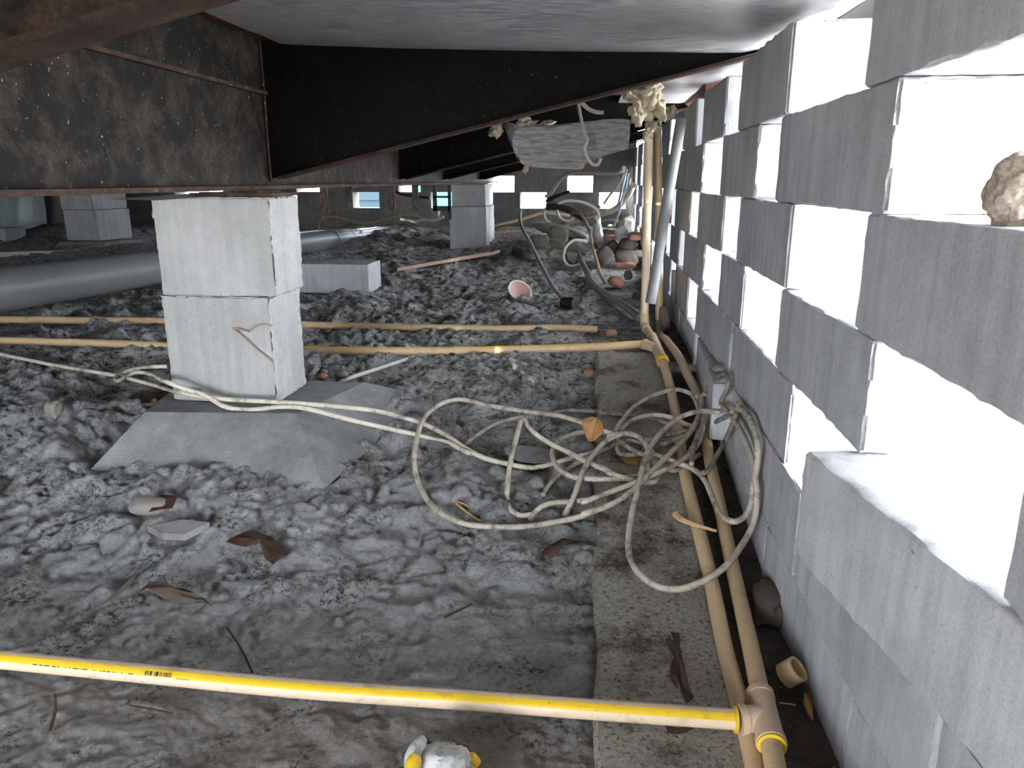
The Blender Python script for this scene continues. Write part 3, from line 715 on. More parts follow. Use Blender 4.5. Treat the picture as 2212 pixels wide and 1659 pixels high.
# run C: half-buried pipe furthest back
PQ = [G(x, y, d) for x, y, d in [(-150, 688, .012), (0, 690.5, .012), (180, 692, .012), (340, 694, .010), (672, 702, .008), (850, 707, .005), (975, 709, .004), (1080, 711, .002), (1200, 709, .0), (1290, 712, -.004)]]
obj('buried_pipe', MB().tube(PQ, .0122, 14), M['cpvc'], smooth=True, label='cream pipe half buried in the dirt behind the middle cross pipe', category='pipe')
# big grey drain
XD = -1.5; dr = empty('drain_pipe', atX(330, 616, XD), 'big round grey drain pipe running behind the nearest pier into the dirt', 'drain pipe')
D0 = [atX(x, y, XD) for x, y in [(0, 625.5), (330, 578.5), (670, 522.6), (743, 516)]]; D0.insert(0, np.array(D0[0]) + (np.array(D0[0]) - np.array(D0[1])) * .8)
D1 = [D0[-1], atX(790, 511, XD), atX(850, 503, XD), atX(900, 495, XD - .02)]
obj('pipe_length', MB().tube(D0, .057, 32, .08), M['drain'], dr, smooth=True)
obj('pipe_length', MB().tube(D1, .0555, 32, .08), M['drain'], dr, smooth=True)
t_ = (Vector(D0[-1]) - Vector(D0[-2])).normalized()
obj('coupling', MB().ring(Vector(D0[-1]) - t_ * .25, Vector(D0[-1]) + t_ * .02, .0615, .054, 32), M['drain'], dr, smooth=True)
obj('joint_band', MB().ring(Vector(D0[-1]) + t_ * .02, Vector(D0[-1]) + t_ * .045, .0605, .054, 32), M['blackrub'], dr, smooth=True)
p0 = D0[1]
# hanging grey conduit
cd = [atY(1472, 258, 2.02), atY(1450, 385, 2.0), atY(1433, 480, 1.98), atY(1417, 590, 1.97), atY(1404.5, 655, 1.965)]
d_ = [Vector(p) for p in cd]
obj('conduit', MB().tube(cd, .0135, 20, smooth=False).ring(d_[-1], d_[-1] + (d_[-2] - d_[-1]).normalized() * .01, .0137, .0095, 20), M['conduit'], smooth=True, label='slanting grey conduit hanging in front of the two upright cream pipes', category='conduit')

# ================================================================== CABLES
XW = WX - .014
def cab(x, y, dz):
    p = G(x, y, dz)
    if p[0] > XW: p = atX(x, y, XW)
    return p
Z1 = lambda x, y: (180 + x / 3.568, 620 + y / 3.568)
Z2 = lambda x, y: (860 + x / 3.77, 740 + y / 3.77)
Z3 = lambda x, y: (1260 + x / 2.861, 740 + y / 2.861)
def path(zf, pts, dz): return [cab(*zf(p[0], p[1]), p[2] if len(p) > 2 else dz) for p in pts]
I = lambda x, y: (x, y)
RC = .0051
coil = empty('electrical_cable', G(1450, 1050, 0), 'tangled coil of dirty ivory cable with two leads trailing left past the near pier', 'cable')
lead1 = path(I, [(-120, 742), (0, 765), (120, 789)], .020) + path(Z1, [(240, 680, .016), (340, 702), (620, 780)], .02)
# where the leads cross in front of the pier they lie on the footing's edge
def onpier(pts, Y): return [atY(*Z1(x, y), Y) for x, y in pts]
lead1 += onpier([(760, 815), (900, 842), (1090, 865), (1500, 887), (1850, 912)], 1.462) + [atY(800, 886, 1.45)] + path(Z2, [(0, 600, .03), (180, 650, .02), (400, 760, .014), (550, 860), (700, 940), (900, 990), (1100, 1020), (1240, 990), (1450, 930), (1600, 890, .02)], .009)
obj('lead', MB().tube(lead1, RC, 10), M['cable'], coil, smooth=True)
lead2 = [atY(*Z1(650, 612), 1.62), atY(*Z1(560, 613), 1.62)] + path(Z1, [(500, 620), (400, 632), (290, 667), (246, 702), (262, 724), (310, 706), (370, 670), (430, 657), (520, 672)], .022) + onpier([(640, 730), (780, 785), (920, 830), (1000, 872), (1070, 915), (1160, 938), (1300, 945), (1500, 925), (1640, 925), (1800, 955), (2000, 1010)], 1.452) + path(Z2, [(0, 718, .02), (150, 750, .014), (300, 790), (430, 822), (520, 876), (600, 905)], .009)
obj('lead', MB().tube(lead2, RC, 10), M['cable'], coil, smooth=True)
loops = [
 # big loop on the left
 (path(Z2, [(1760, 748), (1620, 700), (1500, 650), (1300, 595), (1000, 555), (700, 505), (550, 467), (450, 467), (350, 500), (250, 570), (185, 670), (150, 800, .05), (130, 950, .035), (150, 1090, .02), (200, 1220, .012), (280, 1330, .010), (400, 1420, .010), (550, 1478, .010), (750, 1500, .010), (1000, 1500, .012), (1250, 1465, .016), (1500, 1410, .022), (1700, 1320, .04)], .055)
  + path(Z3, [(0, 1060), (160, 1005), (300, 915), (420, 800), (560, 660), (660, 555), (712, 455), (732, 385), (735, 345)], .06), 'cable'),
 # outer loop leaning on the wall
 (path(Z3, [(700, 338, .06), (760, 327), (830, 362), (920, 460), (1000, 600), (1055, 780), (1073, 950), (1050, 1120), (980, 1250, .05), (880, 1380, .045), (750, 1470, .04), (600, 1522, .03), (480, 1515, .03), (370, 1450, .03), (300, 1360, .03), (278, 1240, .03), (300, 1060, .045), (340, 900, .06), (380, 720, .07), (430, 620, .075), (500, 540, .08), (600, 460, .085), (720, 425, .09), (850, 430, .09)], .06), 'cable'),
 (path(Z3, [(180, 575), (240, 480), (330, 385), (450, 320), (580, 290), (655, 312), (690, 350), (715, 420)], .05), 'cable'),
 (path(Z3, [(215, 555), (300, 482), (420, 447), (540, 462), (650, 510), (700, 520)], .035), 'cable'),
 # inverted V of the left loop and its continuation
 (path(Z2, [(1090, 1400, .008), (1000, 1410, .008), (925, 1372, .009), (890, 1290, .012), (890, 1180, .03), (920, 950, .06), (970, 750, .085), (1008, 630, .09), (1025, 628, .09), (1060, 690, .08), (1200, 800, .06), (1400, 900, .05), (1550, 980, .045), (1720, 1050)], .045)
  + path(Z3, [(150, 800), (330, 855), (430, 862), (462, 825), (440, 730), (425, 670)], .045), 'cable'),
 (path(Z2, [(1080, 1440, .006), (1110, 1385, .010), (1180, 1330, .02), (1280, 1302, .02), (1400, 1296, .02), (1550, 1280)], .025) + path(Z3, [(0, 985), (150, 930), (330, 862), (500, 785), (640, 705), (720, 600), (745, 470)], .055), 'cable'),
 (path(Z2, [(1345, 1425, .008), (1420, 1280, .03), (1500, 1060, .05), (1600, 900, .055), (1700, 800, .06), (1830, 742, .06)], .06) + path(Z3, [(155, 580), (230, 563), (320, 572), (380, 618), (402, 690), (395, 790)], .06), 'cable'),
 (path(Z2, [(1740, 740), (1640, 725), (1530, 727), (1400, 752), (1310, 800), (1258, 880), (1262, 945), (1320, 1040), (1450, 1100), (1600, 1110)], .03) + path(Z3, [(0, 840), (130, 845), (250, 838), (340, 822), (500, 765), (600, 735), (680, 640), (715, 540)], .04), 'cable'),
 (path(Z3, [(430, 690), (560, 735), (680, 782), (750, 850), (795, 950), (850, 1060), (925, 1107), (1000, 1072), (1040, 985), (1052, 870), (1073, 765), (1082, 660), (1050, 520), (1000, 432), (920, 402)], .05), 'cable'),
 (path(Z3, [(962, 372), (955, 400), (930, 480), (880, 600), (820, 710), (775, 785), (752, 805), (735, 800)], .07), 'cabled'),
 (path(Z3, [(745, 320), (790, 250), (850, 203), (885, 203), (897, 245), (875, 310), (850, 365)], .085), 'cabled'),
 (path(Z3, [(795, 285), (790, 330), (775, 400), (760, 480), (722, 545), (692, 620), (672, 700), (668, 750)], .06), 'cabled'),
 (path(Z3, [(390, 600), (500, 575), (640, 545), (760, 515), (860, 470), (920, 430)], .045), 'cabled'),
 (path(Z3, [(430, 655), (540, 610), (640, 570), (720, 500), (800, 440), (860, 420)], .05), 'cabled'),
 (path(Z3, [(215, 600), (300, 660), (390, 700), (480, 760), (560, 790), (640, 740), (720, 690)], .035), 'cabled'),
 (path(Z3, [(210, 650), (230, 690), (300, 695), (360, 680), (380, 640), (330, 615), (260, 600)], .03), 'cabled'),
 (path(Z2, [(1180, 575, .006), (1400, 550, .010), (1600, 560, .014), (1880, 582)], .02) + path(Z3, [(110, 432), (230, 443), (420, 462), (520, 500)], .025), 'cabled'),
 (path(Z2, [(530, 835), (650, 750), (800, 660), (900, 628), (1015, 605)], .009), 'cabled'),
 (path(Z2, [(1180, 1240, .008), (1230, 1160, .012), (1310, 1080, .018), (1480, 970, .025), (1700, 860, .03), (1880, 800)], .035), 'cabled'),
]
for pts, m in loops: obj('loop', MB().tube(pts, RC if m == 'cable' else RC * .93, 10), M['cablem' if m == 'cable' else m], coil, smooth=True)
# short pale cable end by the pier
obj('pale_cable', MB().tube([G(x, y, d) for x, y, d in [(735, 826, .0), (752, 818, .008), (790, 805, .01), (830, 792, .012), (862, 781, .01), (888, 773, .004), (900, 768, -.006)]], .0052, 8), M['wire'], smooth=True, label='short pale cable end poking out of the dirt right of the near pier', category='cable')

# ------------------------------------------------------------------ clutter at the back
Z4 = lambda x, y: (1040 + x / 5.027, 360 + y / 5.027)
Z5 = lambda x, y: (640 + x / 5.027, 360 + y / 5.027)
def pathY(zf, pts, Y0, Y1=None):
    n = len(pts); return [atY(*zf(p[0], p[1]), Y0 + ((Y1 if Y1 else Y0) - Y0) * i / (n - 1)) for i, p in enumerate(pts)]
def cable(pts, r, m, label, name='loose_cable', cat='cable'):
    return obj(name, MB().tube(pts, r, 8), M[m], smooth=True, label=label, category=cat)
g0 = G(1222, 655, .012)
tubep = [atY(*Z4(*p), Y) for p, Y in [((428, 470), 3.75), ((418, 540), 3.72), ((428, 620), 3.66), ((460, 710), 3.55), ((520, 810), 3.42), ((590, 950), 3.25), ((680, 1130), 3.08), ((790, 1320), 2.95)]] + [g0]
bt = empty('bent_tube', g0, 'bent grey tube leaning out of the dirt with a black end cap', 'tube')
obj('tube', MB().tube(tubep, .0085, 12), M['conduit'], bt, smooth=True)
obj('end_cap', MB().tube([np.array(g0) + np.array([-.01, .01, 0]), np.array(g0) + np.array([.035, -.02, .004])], .022, 14, smooth=False), M['blackrub'], bt, smooth=True, label='black end cap')
cable(pathY(Z4, [(700, 320), (760, 285), (800, 220), (860, 140), (950, 80), (1050, 58), (1180, 64), (1300, 72), (1420, 72), (1500, 55), (1550, 15)], 4.6, 3.4), .010, 'wire', 'pale cable arching from the far wall up to the corner bundle')
cable(pathY(Z4, [(820, 425), (870, 385), (1000, 372), (1150, 405), (1240, 460), (1275, 530), (1250, 580), (1210, 600)], 4.3), .008, 'wire', 'looped pale cable arching above the rubble heap')
cable(pathY(Z4, [(820, 470), (850, 550), (940, 590), (1010, 560)], 4.3), .007, 'wire', 'drooping pale cable just above the long rubble slab')
cable(pathY(Z4, [(745, 445), (700, 455), (678, 510), (700, 580), (750, 610)], 4.35), .008, 'wire', 'small hooked cable left of the black cable bundle')
cable(pathY(Z4, [(700, 435), (780, 432), (860, 440), (960, 475), (1040, 520), (1120, 570)], 4.3), .018, 'blackrub', 'thick black cable bundle draped over the rubble heap', cat='cable bundle')
rust = [atY(*Z4(*p), Y) for p, Y in [((980, 495), 4.2), ((1060, 510), 4.15), ((1130, 600), 4.05), ((1180, 730), 3.9), ((1200, 850), 3.75), ((1250, 1020), 3.55), ((1300, 1180), 3.35)]] + [G(*Z4(1350, 1265), .006)]
cable(rust, .0085, 'copper', 'brown cable running down from the heap to the terracotta shard')
cable(pathY(Z4, [(1150, 815), (1080, 800), (1000, 802), (925, 860), (890, 960), (905, 1030), (955, 1075), (1080, 1058), (1130, 1045)], 3.7), .007, 'wire', 'open pale cable loop standing in front of the rubble')
cable([atY(*Z4(*p), 3.6) for p in [(1085, 1070), (1088, 1150), (1102, 1230)]] + [G(*Z4(1090, 1275), .006), G(*Z4(1050, 1300), .004)], .006, 'copper', 'short wire dropping from the cable loop to the dirt', 'loose_wire', 'wire')
cable([atY(*Z4(1045, 940), 3.85), atY(*Z4(1080, 1010), 3.75), atY(*Z4(1105, 1070), 3.6), G(*Z4(1150, 1150), .03), G(*Z4(1220, 1280), .02), G(*Z4(1350, 1390), .016), G(*Z4(1500, 1480), .016), G(*Z4(1620, 1560), .016), G(*Z4(1720, 1640), .016)], .0145, 'conduit', 'dark grey hose snaking down to the foot of the upright pipes', 'hose', 'hose')
cable(pathY(Z4, [(1645, 200), (1620, 270), (1560, 360), (1450, 460), (1300, 515), (1150, 530)], 3.9, 4.5), .016, 'cable', 'thick pale cable sweeping down the corner over the far wall gap')
for q, (pts, m, l) in enumerate([
    ([(1565, 10), (1530, 120), (1480, 200), (1400, 300), (1330, 400)], 'wire', 'white wire fanning left from the corner bundle'),
    ([(1580, 20), (1550, 150), (1510, 300), (1480, 430)], 'bluewire', 'thin bluish wire hanging in the corner, left of its neighbours'),
    ([(1595, 60), (1570, 200), (1530, 330), (1500, 480), (1440, 640)], 'bluewire', 'long bluish wire hanging down the corner to the rubble'),
    ([(1610, 120), (1590, 260), (1560, 300), (1530, 380)], 'wire', 'short white wire hanging in the corner beside the bluish wires'),
    ([(1480, 590), (1430, 575), (1350, 578), (1290, 600)], 'wire', 'white wire end curling over the rubble by the corner')]):
    cable(pathY(Z4, pts, 3.9, 4.3), .0065, m, l, 'hanging_wire', 'wire')
cable(pathY(Z4, [(140, 640), (400, 582), (560, 530), (700, 498), (830, 515), (960, 535)], 4.9), .011, 'cpvcdark', 'thin tan pipe crossing low in front of the far wall', 'thin_pipe', 'pipe')
cable(pathY(Z4, [(140, 722), (420, 702), (540, 700)], 4.8), .009, 'cpvcdark', 'short tan pipe low behind the second pier', 'thin_pipe', 'pipe')
cable(pathY(Z4, [(700, 380), (800, 330), (900, 290), (960, 270)], 5.795), .012, 'blackrub', 'black cable crossing the far wall between its two bright gaps')
cable(pathY(Z4, [(850, 640), (960, 605), (1080, 560), (1200, 490), (1290, 430)], 4.5), .011, 'copper', 'straight tan stick lying across the top of the heap', 'stick', 'stick')
cable(pathY(Z5, [(235, 690), (240, 655), (265, 605), (330, 555), (430, 550), (550, 580), (700, 610), (820, 606), (930, 572), (1080, 540), (1200, 515), (1300, 530), (1400, 570), (1480, 580)], 4.9, 4.9), .008, 'copper', 'grey cable waving in the dark above the drain pipe')
cable(pathY(Z5, [(1130, 570), (1220, 585), (1290, 600), (1380, 575), (1500, 580), (1600, 545)], 4.8), .009, 'wire', 'thin grey cable low in the dark left of the second pier')
cable(pathY(Z5, [(1080, 270), (1150, 300), (1280, 320), (1450, 340)], 5.798), .010, 'blackrub', 'black cable sagging along the far wall left of the second pier')

def rock(label, zf, x0, y0, x1, y1, Y, seed, mat='rock', tilt=0., rot=0., depth=None, name='rubble_stone', cat='stone', amp=.28, facet=.6, sub=3):
    (a, b), (c, d) = zf(x0, y0), zf(x1, y1); p = atY((a + c) / 2, (b + d) / 2, Y); k = Y / F
    rx, rz = (c - a) / 2 * k, (d - b) / 2 * k
    return obj(name, rock_mb(p, rx, depth or (rx + rz) / 2, rz, seed, rot, tilt, amp, sub, facet), M[mat], smooth=True, label=label, category=cat)
rock('long tapering grey slab on top of the rubble heap', Z4, 565, 640, 1130, 755, 4.45, 1, tilt=.22, depth=.10, amp=.2)
rock('rough brown-grey chunk in the middle of the heap, under the long slab', Z4, 715, 650, 940, 860, 4.2, 2, tilt=.2)
rock('grey stone left of the brown-grey chunk on the heap', Z4, 520, 740, 755, 900, 4.15, 3)
rock('pale rounded stone at the front left foot of the heap', Z4, 462, 890, 730, 1000, 3.95, 4, depth=.10)
rock('dark grey stone behind the open cable loop', Z4, 890, 930, 1055, 1065, 3.8, 5, tilt=.2)
rock('upper of two brown brick pieces leaning on the heap', Z4, 1330, 800, 1470, 990, 3.85, 6, 'rockdark', tilt=.9, amp=.12, facet=1.)
rock('lower of two brown brick pieces leaning on the heap', Z4, 1250, 870, 1425, 1060, 3.7, 7, 'rockdark', tilt=.75, amp=.12, facet=1.)
rock('tall sunlit rough chunk standing in the corner', Z4, 1490, 530, 1650, 730, 4.1, 8, 'rock', depth=.10)
rock('dark brown chunk below the orange clay pieces', Z4, 1500, 790, 1690, 930, 3.8, 9, 'rockdark', tilt=.3)
rock('dark rock under the brown chunk by the wall', Z4, 1450, 900, 1700, 1080, 3.75, 10, 'rockdark')
rock('dark rock heap core right of the rusty cable', Z4, 1200, 680, 1480, 900, 4.3, 11, 'rockdark')
rock('small round stone on the dirt near the upright pipes', Z4, 1550, 1130, 1640, 1225, 3.3, 12, 'rockdark')
rock('pinkish brick flake lying before the dark rocks', Z4, 1440, 1040, 1665, 1110, 3.5, 13, 'clay', depth=.05, name='brick_flake', cat='brick')
rock('orange clay shard at the foot of the brown cable', Z4, 1375, 1200, 1550, 1310, 3.25, 14, 'clay', depth=.05, tilt=.3, name='clay_shard', cat='shard', amp=.2)
rock('orange clay piece below the tall chunk, left of two', Z4, 1330, 742, 1470, 815, 3.9, 15, 'clay', depth=.05, name='clay_shard', cat='shard', amp=.15)
rock('orange clay piece touching the wall, right of two', Z4, 1590, 710, 1735, 800, 3.8, 16, 'clay', depth=.06, name='clay_shard', cat='shard', amp=.15)
rock('small dark stone on the dirt left of the upright pipes', Z4, 1640, 1370, 1720, 1450, 3.0, 17, 'rockdark')
rock('flat dark stone half sunk behind the pale stone', Z4, 330, 880, 560, 1000, 4.1, 18, 'rockdark', tilt=.4, depth=.1)
obj('plastic_scrap', rock_mb(atY(*Z4(1268, 715), 3.95), .028, .03, .075, 60, 0, -.1, .6, 3, -.2), M['plastic'], smooth='all', label='crumpled whitish plastic scrap among the dark rubble', category='plastic scrap')
obj('plastic_scrap', rock_mb(atY(*Z4(1545, 740), 3.85), .045, .02, .035, 61, 0, .4, .4, 3, .2), M['plastic'], smooth='all', label='small pale plastic piece between the two orange clay pieces', category='plastic scrap')
for q, (x0, y0, x1, y1, l) in enumerate([(750, 825, 905, 875, 'splintered pale wood bit below the brown-grey chunk'), (920, 865, 1135, 950, 'split tan wood sliver slanting across the heap')]):
    a = atY(*Z4(x0, y0), 4.0); b = atY(*Z4(x1, y1), 3.9)
    mb = MB()
    for k in range(4): o_ = np.array([0, .012 * k, .010 * math.sin(k * 2.1)]); mb.tube([a + o_, (a + b) / 2 + o_ * 1.3, b + o_ * .4], [.014, .016, .004], 6)
    obj('wood_splinter', mb, M['wood'], label=l, category='wood')
# thin board at the second pier, plank behind the drain
p0, p1, p2, p3 = G(858, 586, .004), G(1066, 550, .03), G(1075, 543, .02), G(870, 574, .01)
obj('thin_board', MB().plate([p0, p1, np.array(p1) + np.array([.02, .12, 0]), np.array(p0) + np.array([.02, .12, 0])], (0, 0, .016)), M['redwood'], label='thin reddish board lying against the second pier footing', category='board')
a = atY(-60, 564, 3.9); b = atY(175, 556, 4.3); h = .045
mb = MB().plate([a, b, b + np.array([.03, .14, .0]), a + np.array([.03, .14, 0])], (0, 0, h)); obj('grey_plank', mb, M['wood'], label='grey weathered plank lying behind the drain pipe at the left edge', category='plank')

# ------------------------------------------------------------------ small litter
def leaf(label, pts_px, dz, mat, curl=.006, name='dry_leaf', rise=None, fn=None):
    """outline in pixels -> thin curled leaf lying on what is below it"""
    P = [np.array((fn or G)(x, y, dz)) for x, y in pts_px]; n = len(P); c = sum(P) / n; c = c + np.array([0, 0, curl])
    vs = [c]; k = 4
    for r_ in range(1, k + 1):
        for i, p in enumerate(P):
            q = c + (p - c) * r_ / k; q = q + np.array([0, 0, curl * .9 * math.sin(i * 2.3 + r_) * (r_ / k) ** 2]); vs.append(q)
    fs = [(0, 1 + i, 1 + (i + 1) % n) for i in range(n)]
    for r_ in range(k - 1):
        for i in range(n): a = 1 + r_ * n; fs.append((a + i, a + (i + 1) % n, a + n + (i + 1) % n, a + n + i))
    m = len(vs); vs2 = vs + [v + np.array([0, 0, .0012]) for v in vs]; fs = fs + [tuple(m + t for t in f[::-1]) for f in fs]
    fs += [(1 + (k - 1) * n + i, 1 + (k - 1) * n + (i + 1) % n, m + 1 + (k - 1) * n + (i + 1) % n, m + 1 + (k - 1) * n + i) for i in range(n)]
    return obj(name, MB().add(vs2, fs), M[mat], smooth=True, label=label, category='leaf' if 'leaf' in name else 'litter')
# tan leaf caught on the cable, upright
yl = G(1280, 930, .055)[1] - .012
lo = [(1256, 915), (1262, 905), (1276, 900), (1288, 902), (1298, 908), (1303, 920), (1302, 936), (1292, 944), (1284, 953), (1272, 955), (1266, 944), (1262, 933)]
lf = empty('dry_leaf', atY(1278, 955, yl), 'tan dry leaf caught on the ivory cable', 'leaf')
mb = MB().plate([atY(x, y, yl + .006 * math.sin(x * .2)) for x, y in lo], (0, .0012, 0)); obj('blade', mb, M['leaf'], lf)
mb = MB().plate([atY(x, y, yl - .004 + .004 * math.sin(x * .2)) for x, y in [(1270, 918), (1286, 904), (1296, 916), (1298, 932), (1288, 944), (1276, 954), (1266, 942)]], (0, .0012, 0)); obj('folded_blade', mb, M['leaf'], lf)
obj('midrib', MB().tube([atY(1272, 952, yl - .006), atY(1280, 930, yl - .006), atY(1287, 904, yl - .006)], .0009, 6), M['twig'], lf)
leaf('crumpled dark red-brown leaf on the pale dirt, right of the slate piece', [(488, 1163), (510, 1158), (545, 1152), (575, 1150), (588, 1166), (605, 1180), (622, 1190), (612, 1208), (590, 1216), (572, 1202), (566, 1182), (530, 1172), (505, 1178)], .010, 'leafdark', .010)
leaf('long grey-brown leaf lying below the slate piece', [(300, 1272), (322, 1260), (352, 1258), (372, 1266), (400, 1278), (440, 1294), (458, 1302), (440, 1306), (400, 1300), (350, 1288), (318, 1280)], .006, 'leafgrey', .008)
leaf('dark maroon leaf tucked against the near pier footing', [(306, 842), (318, 845), (345, 855), (362, 864), (335, 872), (305, 875), (280, 872), (306, 862)], .012, 'leafdark', .008)
leaf('dark pointed leaf scrap touching the grey oblong stone above the slate', [(330, 1072), (352, 1070), (384, 1076), (372, 1092), (348, 1104), (322, 1108), (330, 1090)], .006, 'leafdark', .006)
leaf('curled brown leaf on the footer left of the paired pipes', [(1437, 1370), (1450, 1366), (1466, 1375), (1470, 1392), (1472, 1420), (1480, 1450), (1495, 1490), (1498, 1515), (1480, 1522), (1468, 1495), (1450, 1470), (1445, 1440), (1455, 1410), (1440, 1395)], .012, 'leafdark', .006)
leaf('brown leaf scrap beneath the striped cross pipe on the footer', [(1425, 1568), (1455, 1572), (1500, 1574), (1485, 1592), (1462, 1598), (1440, 1586)], .010, 'leafdark', .005)
leaf('rust-brown leaf scrap against the wall foot near the cream ring', [(1735, 1492), (1744, 1500), (1754, 1530), (1758, 1552), (1745, 1548), (1734, 1520)], .008, 'leaf', .005)
leaf('brown leaf on the dirt beside the footer edge below the coil', [(1170, 1190), (1190, 1178), (1215, 1168), (1262, 1164), (1260, 1172), (1220, 1180), (1195, 1200), (1178, 1204)], .006, 'leafdark', .006)
leaf('small brown leaf under the cable tangle on the footer', [(1340, 988), (1352, 984), (1380, 990), (1376, 1002), (1352, 1004)], .018, 'leaf', .004)
leaf('thin grey-blue flat shard under the inverted cable bend', [(1090, 968), (1108, 962), (1150, 966), (1192, 972), (1190, 1000), (1160, 1002), (1120, 996), (1092, 982)], .010, 'slate', .001, 'flat_shard')
leaf('pale flat chip where the two leads meet', [(920, 945), (938, 930), (985, 944), (978, 962), (950, 968), (922, 964)], .008, 'slate', .001, 'flat_shard')
mbs = MB().plate([G(318, 1136, .012), G(395, 1122, .012), G(452, 1128, .012), G(398, 1154, .012), G(350, 1152, .012)], (0, 0, -.012))
obj('slate_piece', mbs, M['slate'], label='flat grey slate piece sticking out of the pale dirt, dark hollow under it', category='slate')
obj('stone', rock_mb(G(322, 1092, .004), .034, .02, .016, 33, .1, 0, .2, 3, .4), M['rock'], smooth=True, label='grey oblong stone above the slate piece', category='stone')
obj('stone', rock_mb(G(116, 884, .016), .016, .014, .02, 34, 0, 0, .3, 3, .7), M['rock'], smooth=True, label='small grey upright stone on the clod at the left edge', category='stone')
obj('stone', rock_mb(G(1662, 1300, .012), .022, .045, .022, 35, R(-14), 0, .3, 3, .8), M['rockdark'], smooth=True, label='black angular stone wedged between the right pipe and wall foot', category='stone')
for q, (x, y, r_, l) in enumerate([(695, 812, .014, 'small pinkish pebble right of the near pier, left of the pale cable'), (738, 808, .018, 'tan pebble beside the pale cable end'), (1318, 720, .022, 'brown pebble at the end of the buried pipe'), (1330, 782, .012, 'small pebble before the footer end'), (1272, 806, .014, 'tan pebble on the dirt left of the footer end'), (1325, 690, .02, 'dirty stone behind the buried pipe end')]):
    obj('pebble', rock_mb(G(x, y, .006), r_, r_ * .8, r_ * .6, 80 + q, 0, 0, .3, 2, .4), M['rock' if q % 2 else 'clay'], smooth=True, label=l, category='pebble')
# pink dished shard
cs = G(1123, 628, .034); sh = empty('dished_shard', cs, 'pinkish dished shard with a white rim on the dirt', 'shard')
def dish(c, a, b, tilt):
    rim = []; inner = MB(); n = 28; vs = []
    for k in range(6):
        for i in range(n):
            t = 2 * math.pi * i / n; r_ = (k + .001) / 5; x, y = a * r_ * math.cos(t), b * r_ * math.sin(t); z = -.03 * (1 - r_ * r_)
            p = Vector((x, y * math.cos(tilt) - z * math.sin(tilt), y * math.sin(tilt) + z * math.cos(tilt))); p = Vector((p.x * math.cos(-.28) + p.z * .0, p.y, p.z + p.x * -.28)); vs.append(Vector(c) + p)
    m = n * 6; vs2 = vs + [v + Vector((0, .006, -.006)) for v in vs]
    fs = [(k * n + i, k * n + (i + 1) % n, (k + 1) * n + (i + 1) % n, (k + 1) * n + i) for k in range(5) for i in range(n)]
    fs += [tuple(m + t for t in f[::-1]) for f in fs]; inner.add(vs2, fs); return inner, [vs[5 * n + i] for i in range(n)] + [vs[5 * n]]
di, rim = dish(cs, .046, .046, R(46)); obj('bowl', di, M['shell'], sh, smooth='all'); obj('rim', MB().tube(rim, .0035, 8, smooth=False, caps=False), M['shellrim'], sh, smooth=True, label='white rim')
# cream ring by the wall
rc = G(1710, 1452, .020); ax = Vector((.62, -.25, .74)).normalized()
obj('pipe_ring', MB().ring(Vector(rc) - ax * .011, Vector(rc) + ax * .011, .0155, .0122, 28), M['cpvc'], smooth=True, label='short cream pipe ring lying by the wall foot', category='pipe ring')
# twigs
def twig(label, pts, r, m='twig', dz=.006): return obj('twig', MB().tube([G(x, y, dz + (0 if len(t) == 0 else t[0])) for x, y, *t in pts], r, 6), M[m], smooth=True, label=label, category='twig')
twig('dry stalk with a flared end lying across the paired pipes', [(1459, 1110, .035), (1472, 1122, .034), (1500, 1133, .03), (1530, 1142, .028), (1548, 1147, .026)], [.006, .0045, .003, .0025])
twig('straw-coloured twig inside the big left cable loop, upper', [(956, 1068), (975, 1082), (1000, 1088), (1012, 1094)], .002)
twig('straw-coloured twig inside the big left cable loop, lower', [(985, 1088), (1010, 1108), (1030, 1122), (1046, 1128)], .0022)
twig('short dark twig on the dirt left of the footer', [(960, 1334), (985, 1322), (1018, 1305)], .0016, 'leafdark')
twig('thin straight dark twig above the striped cross pipe', [(490, 1355), (520, 1400), (545, 1452)], .0015, 'leafdark')
twig('thin dark stem below the striped cross pipe at left', [(118, 1500), (120, 1530), (108, 1580)], .0018, 'leafdark')
twig('fine dark twig below the barcode', [(280, 1524), (330, 1532), (372, 1541)], .0012, 'leafdark')
twig('pale grass stem by the cream ring', [(1684, 1518), (1700, 1520), (1718, 1523)], .0011)
twig('dark stem at the far left on pale dirt', [(220, 1306), (250, 1285), (275, 1262), (292, 1240)], [.001, .004, .005, .002], 'leafgrey')
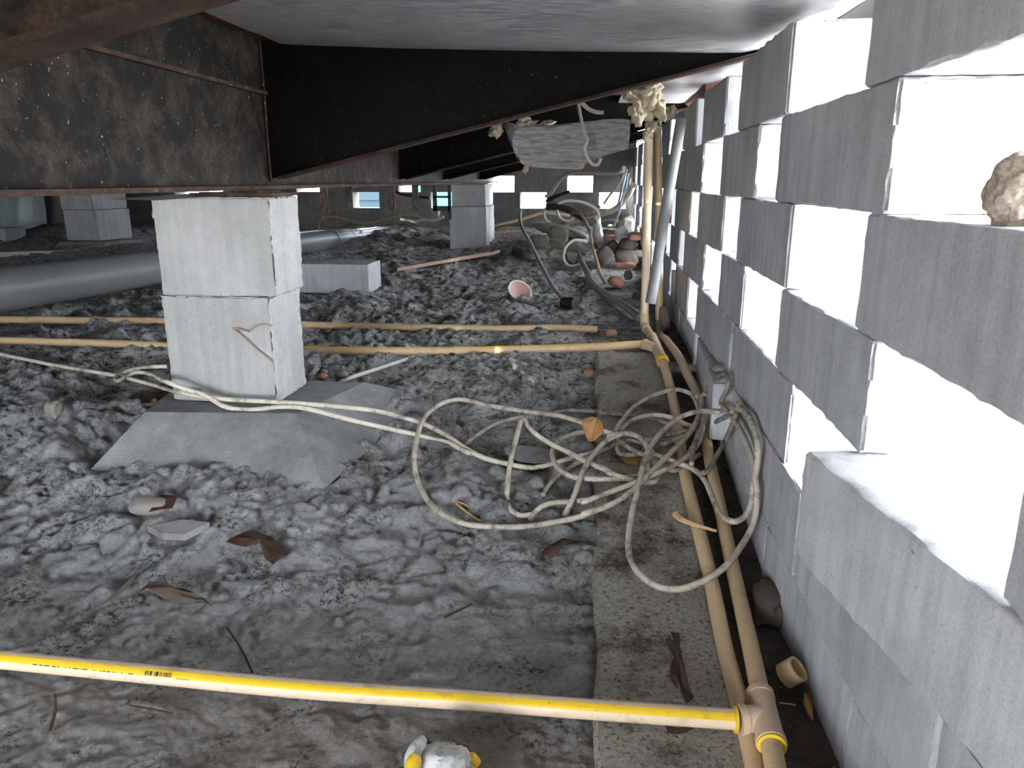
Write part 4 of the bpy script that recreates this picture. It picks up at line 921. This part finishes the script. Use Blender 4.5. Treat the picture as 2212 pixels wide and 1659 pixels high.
# grey and yellow fitting at the bottom edge
gf = empty('broken_fitting', G(950, 1640, 0), 'grubby grey and yellow broken fitting at the bottom edge', 'fitting')
tabs = [G(893, 1668, .02), G(893, 1640, .028), G(903, 1615, .034), G(912, 1596, .036)]
obj('tab', MB().tube(tabs, [.0085, .010, .009, .0055], 14), M['plastic'], gf, smooth=True)
tb_ = [G(890, 1668, .032), G(893, 1648, .036), G(899, 1632, .040)]; obj('yellow_band', MB().tube(tb_, [.007, .0085, .006], 12), M['yellow'], gf, smooth=True, label='yellow painted band')
obj('body', rock_mb(G(960, 1672, .010), .036, .030, .026, 90, .1, 0, .45, 4, .3), M['plastic'], gf, smooth=True)
obj('corner', MB().tube([G(1000, 1632, .022), G(1018, 1640, .02), G(1030, 1652, .014)], [.004, .0075, .006], 12), M['yellow'], gf, smooth=True, label='yellow corner lug')
obj('dark_edge', MB().tube([G(918, 1600, .022), G(935, 1614, .030), G(965, 1618, .030), G(1000, 1616, .026), G(1015, 1634, .018)], .0045, 10), M['blackrub'], gf, smooth=True)
# ------------------------------------------------------------------ outside, seen through the gaps
pc = atY(2205, 470, .60)
obj('coral_stone', rock_mb(atY(2206, 418, .60), .024, .022, .0265, 95, 0, 0, .32, 5, .2), M['coral'], smooth=True, label='tan pitted round stone on the wall ledge at the right edge', category='stone')
tp = empty('teal_board', (-1.35, 8.2, .2), 'teal board outside, glimpsed through the far wall gaps beside the second pier', 'board')
obj('panel', MB().box((-1.95, 8.2, .25), (-1.2, 8.24, 1.0)), M['teal'], tp)
for z in (.22, 1.0): obj('frame_rail', MB().box((-1.97, 8.19, z), (-1.18, 8.25, z + .03)), M['siding'], tp)

# bits around the foot of the upright pipes
obj('plastic_scrap', rock_mb(atY(1436, 690, 2.36), .016, .02, .045, 97, 0, -.15, .5, 4, -.1), M['leafgrey'], smooth='all', label='crumpled dusty plastic at the foot of the second upright pipe', category='plastic scrap')
a = atY(1447, 690, 2.55); b = atY(1461, 585, 2.55)
obj('wood_stake', MB().box((a[0], 2.55, a[2] - .03), (b[0], 2.575, b[2])), M['wood'], label='short upright wood stake against the wall behind the second upright pipe', category='stake')
p = atZ(1552, 800, .2185)
obj('stone', rock_mb(p + np.array([0, 0, .006]), .014, .016, .009, 98, .3, 0, .25, 3, .3), M['rock'], smooth=True, label='small grey stone on the jutting block ledge above the coil', category='stone')

obj('dark_bin', MB().box((-2.75, 8.0, .2), (-2.2, 8.5, .405)).box((-2.72, 7.98, .405), (-2.23, 8.52, .60)), M['darkteal'], label='dark teal bin outside, seen through the left far wall gap', category='bin')
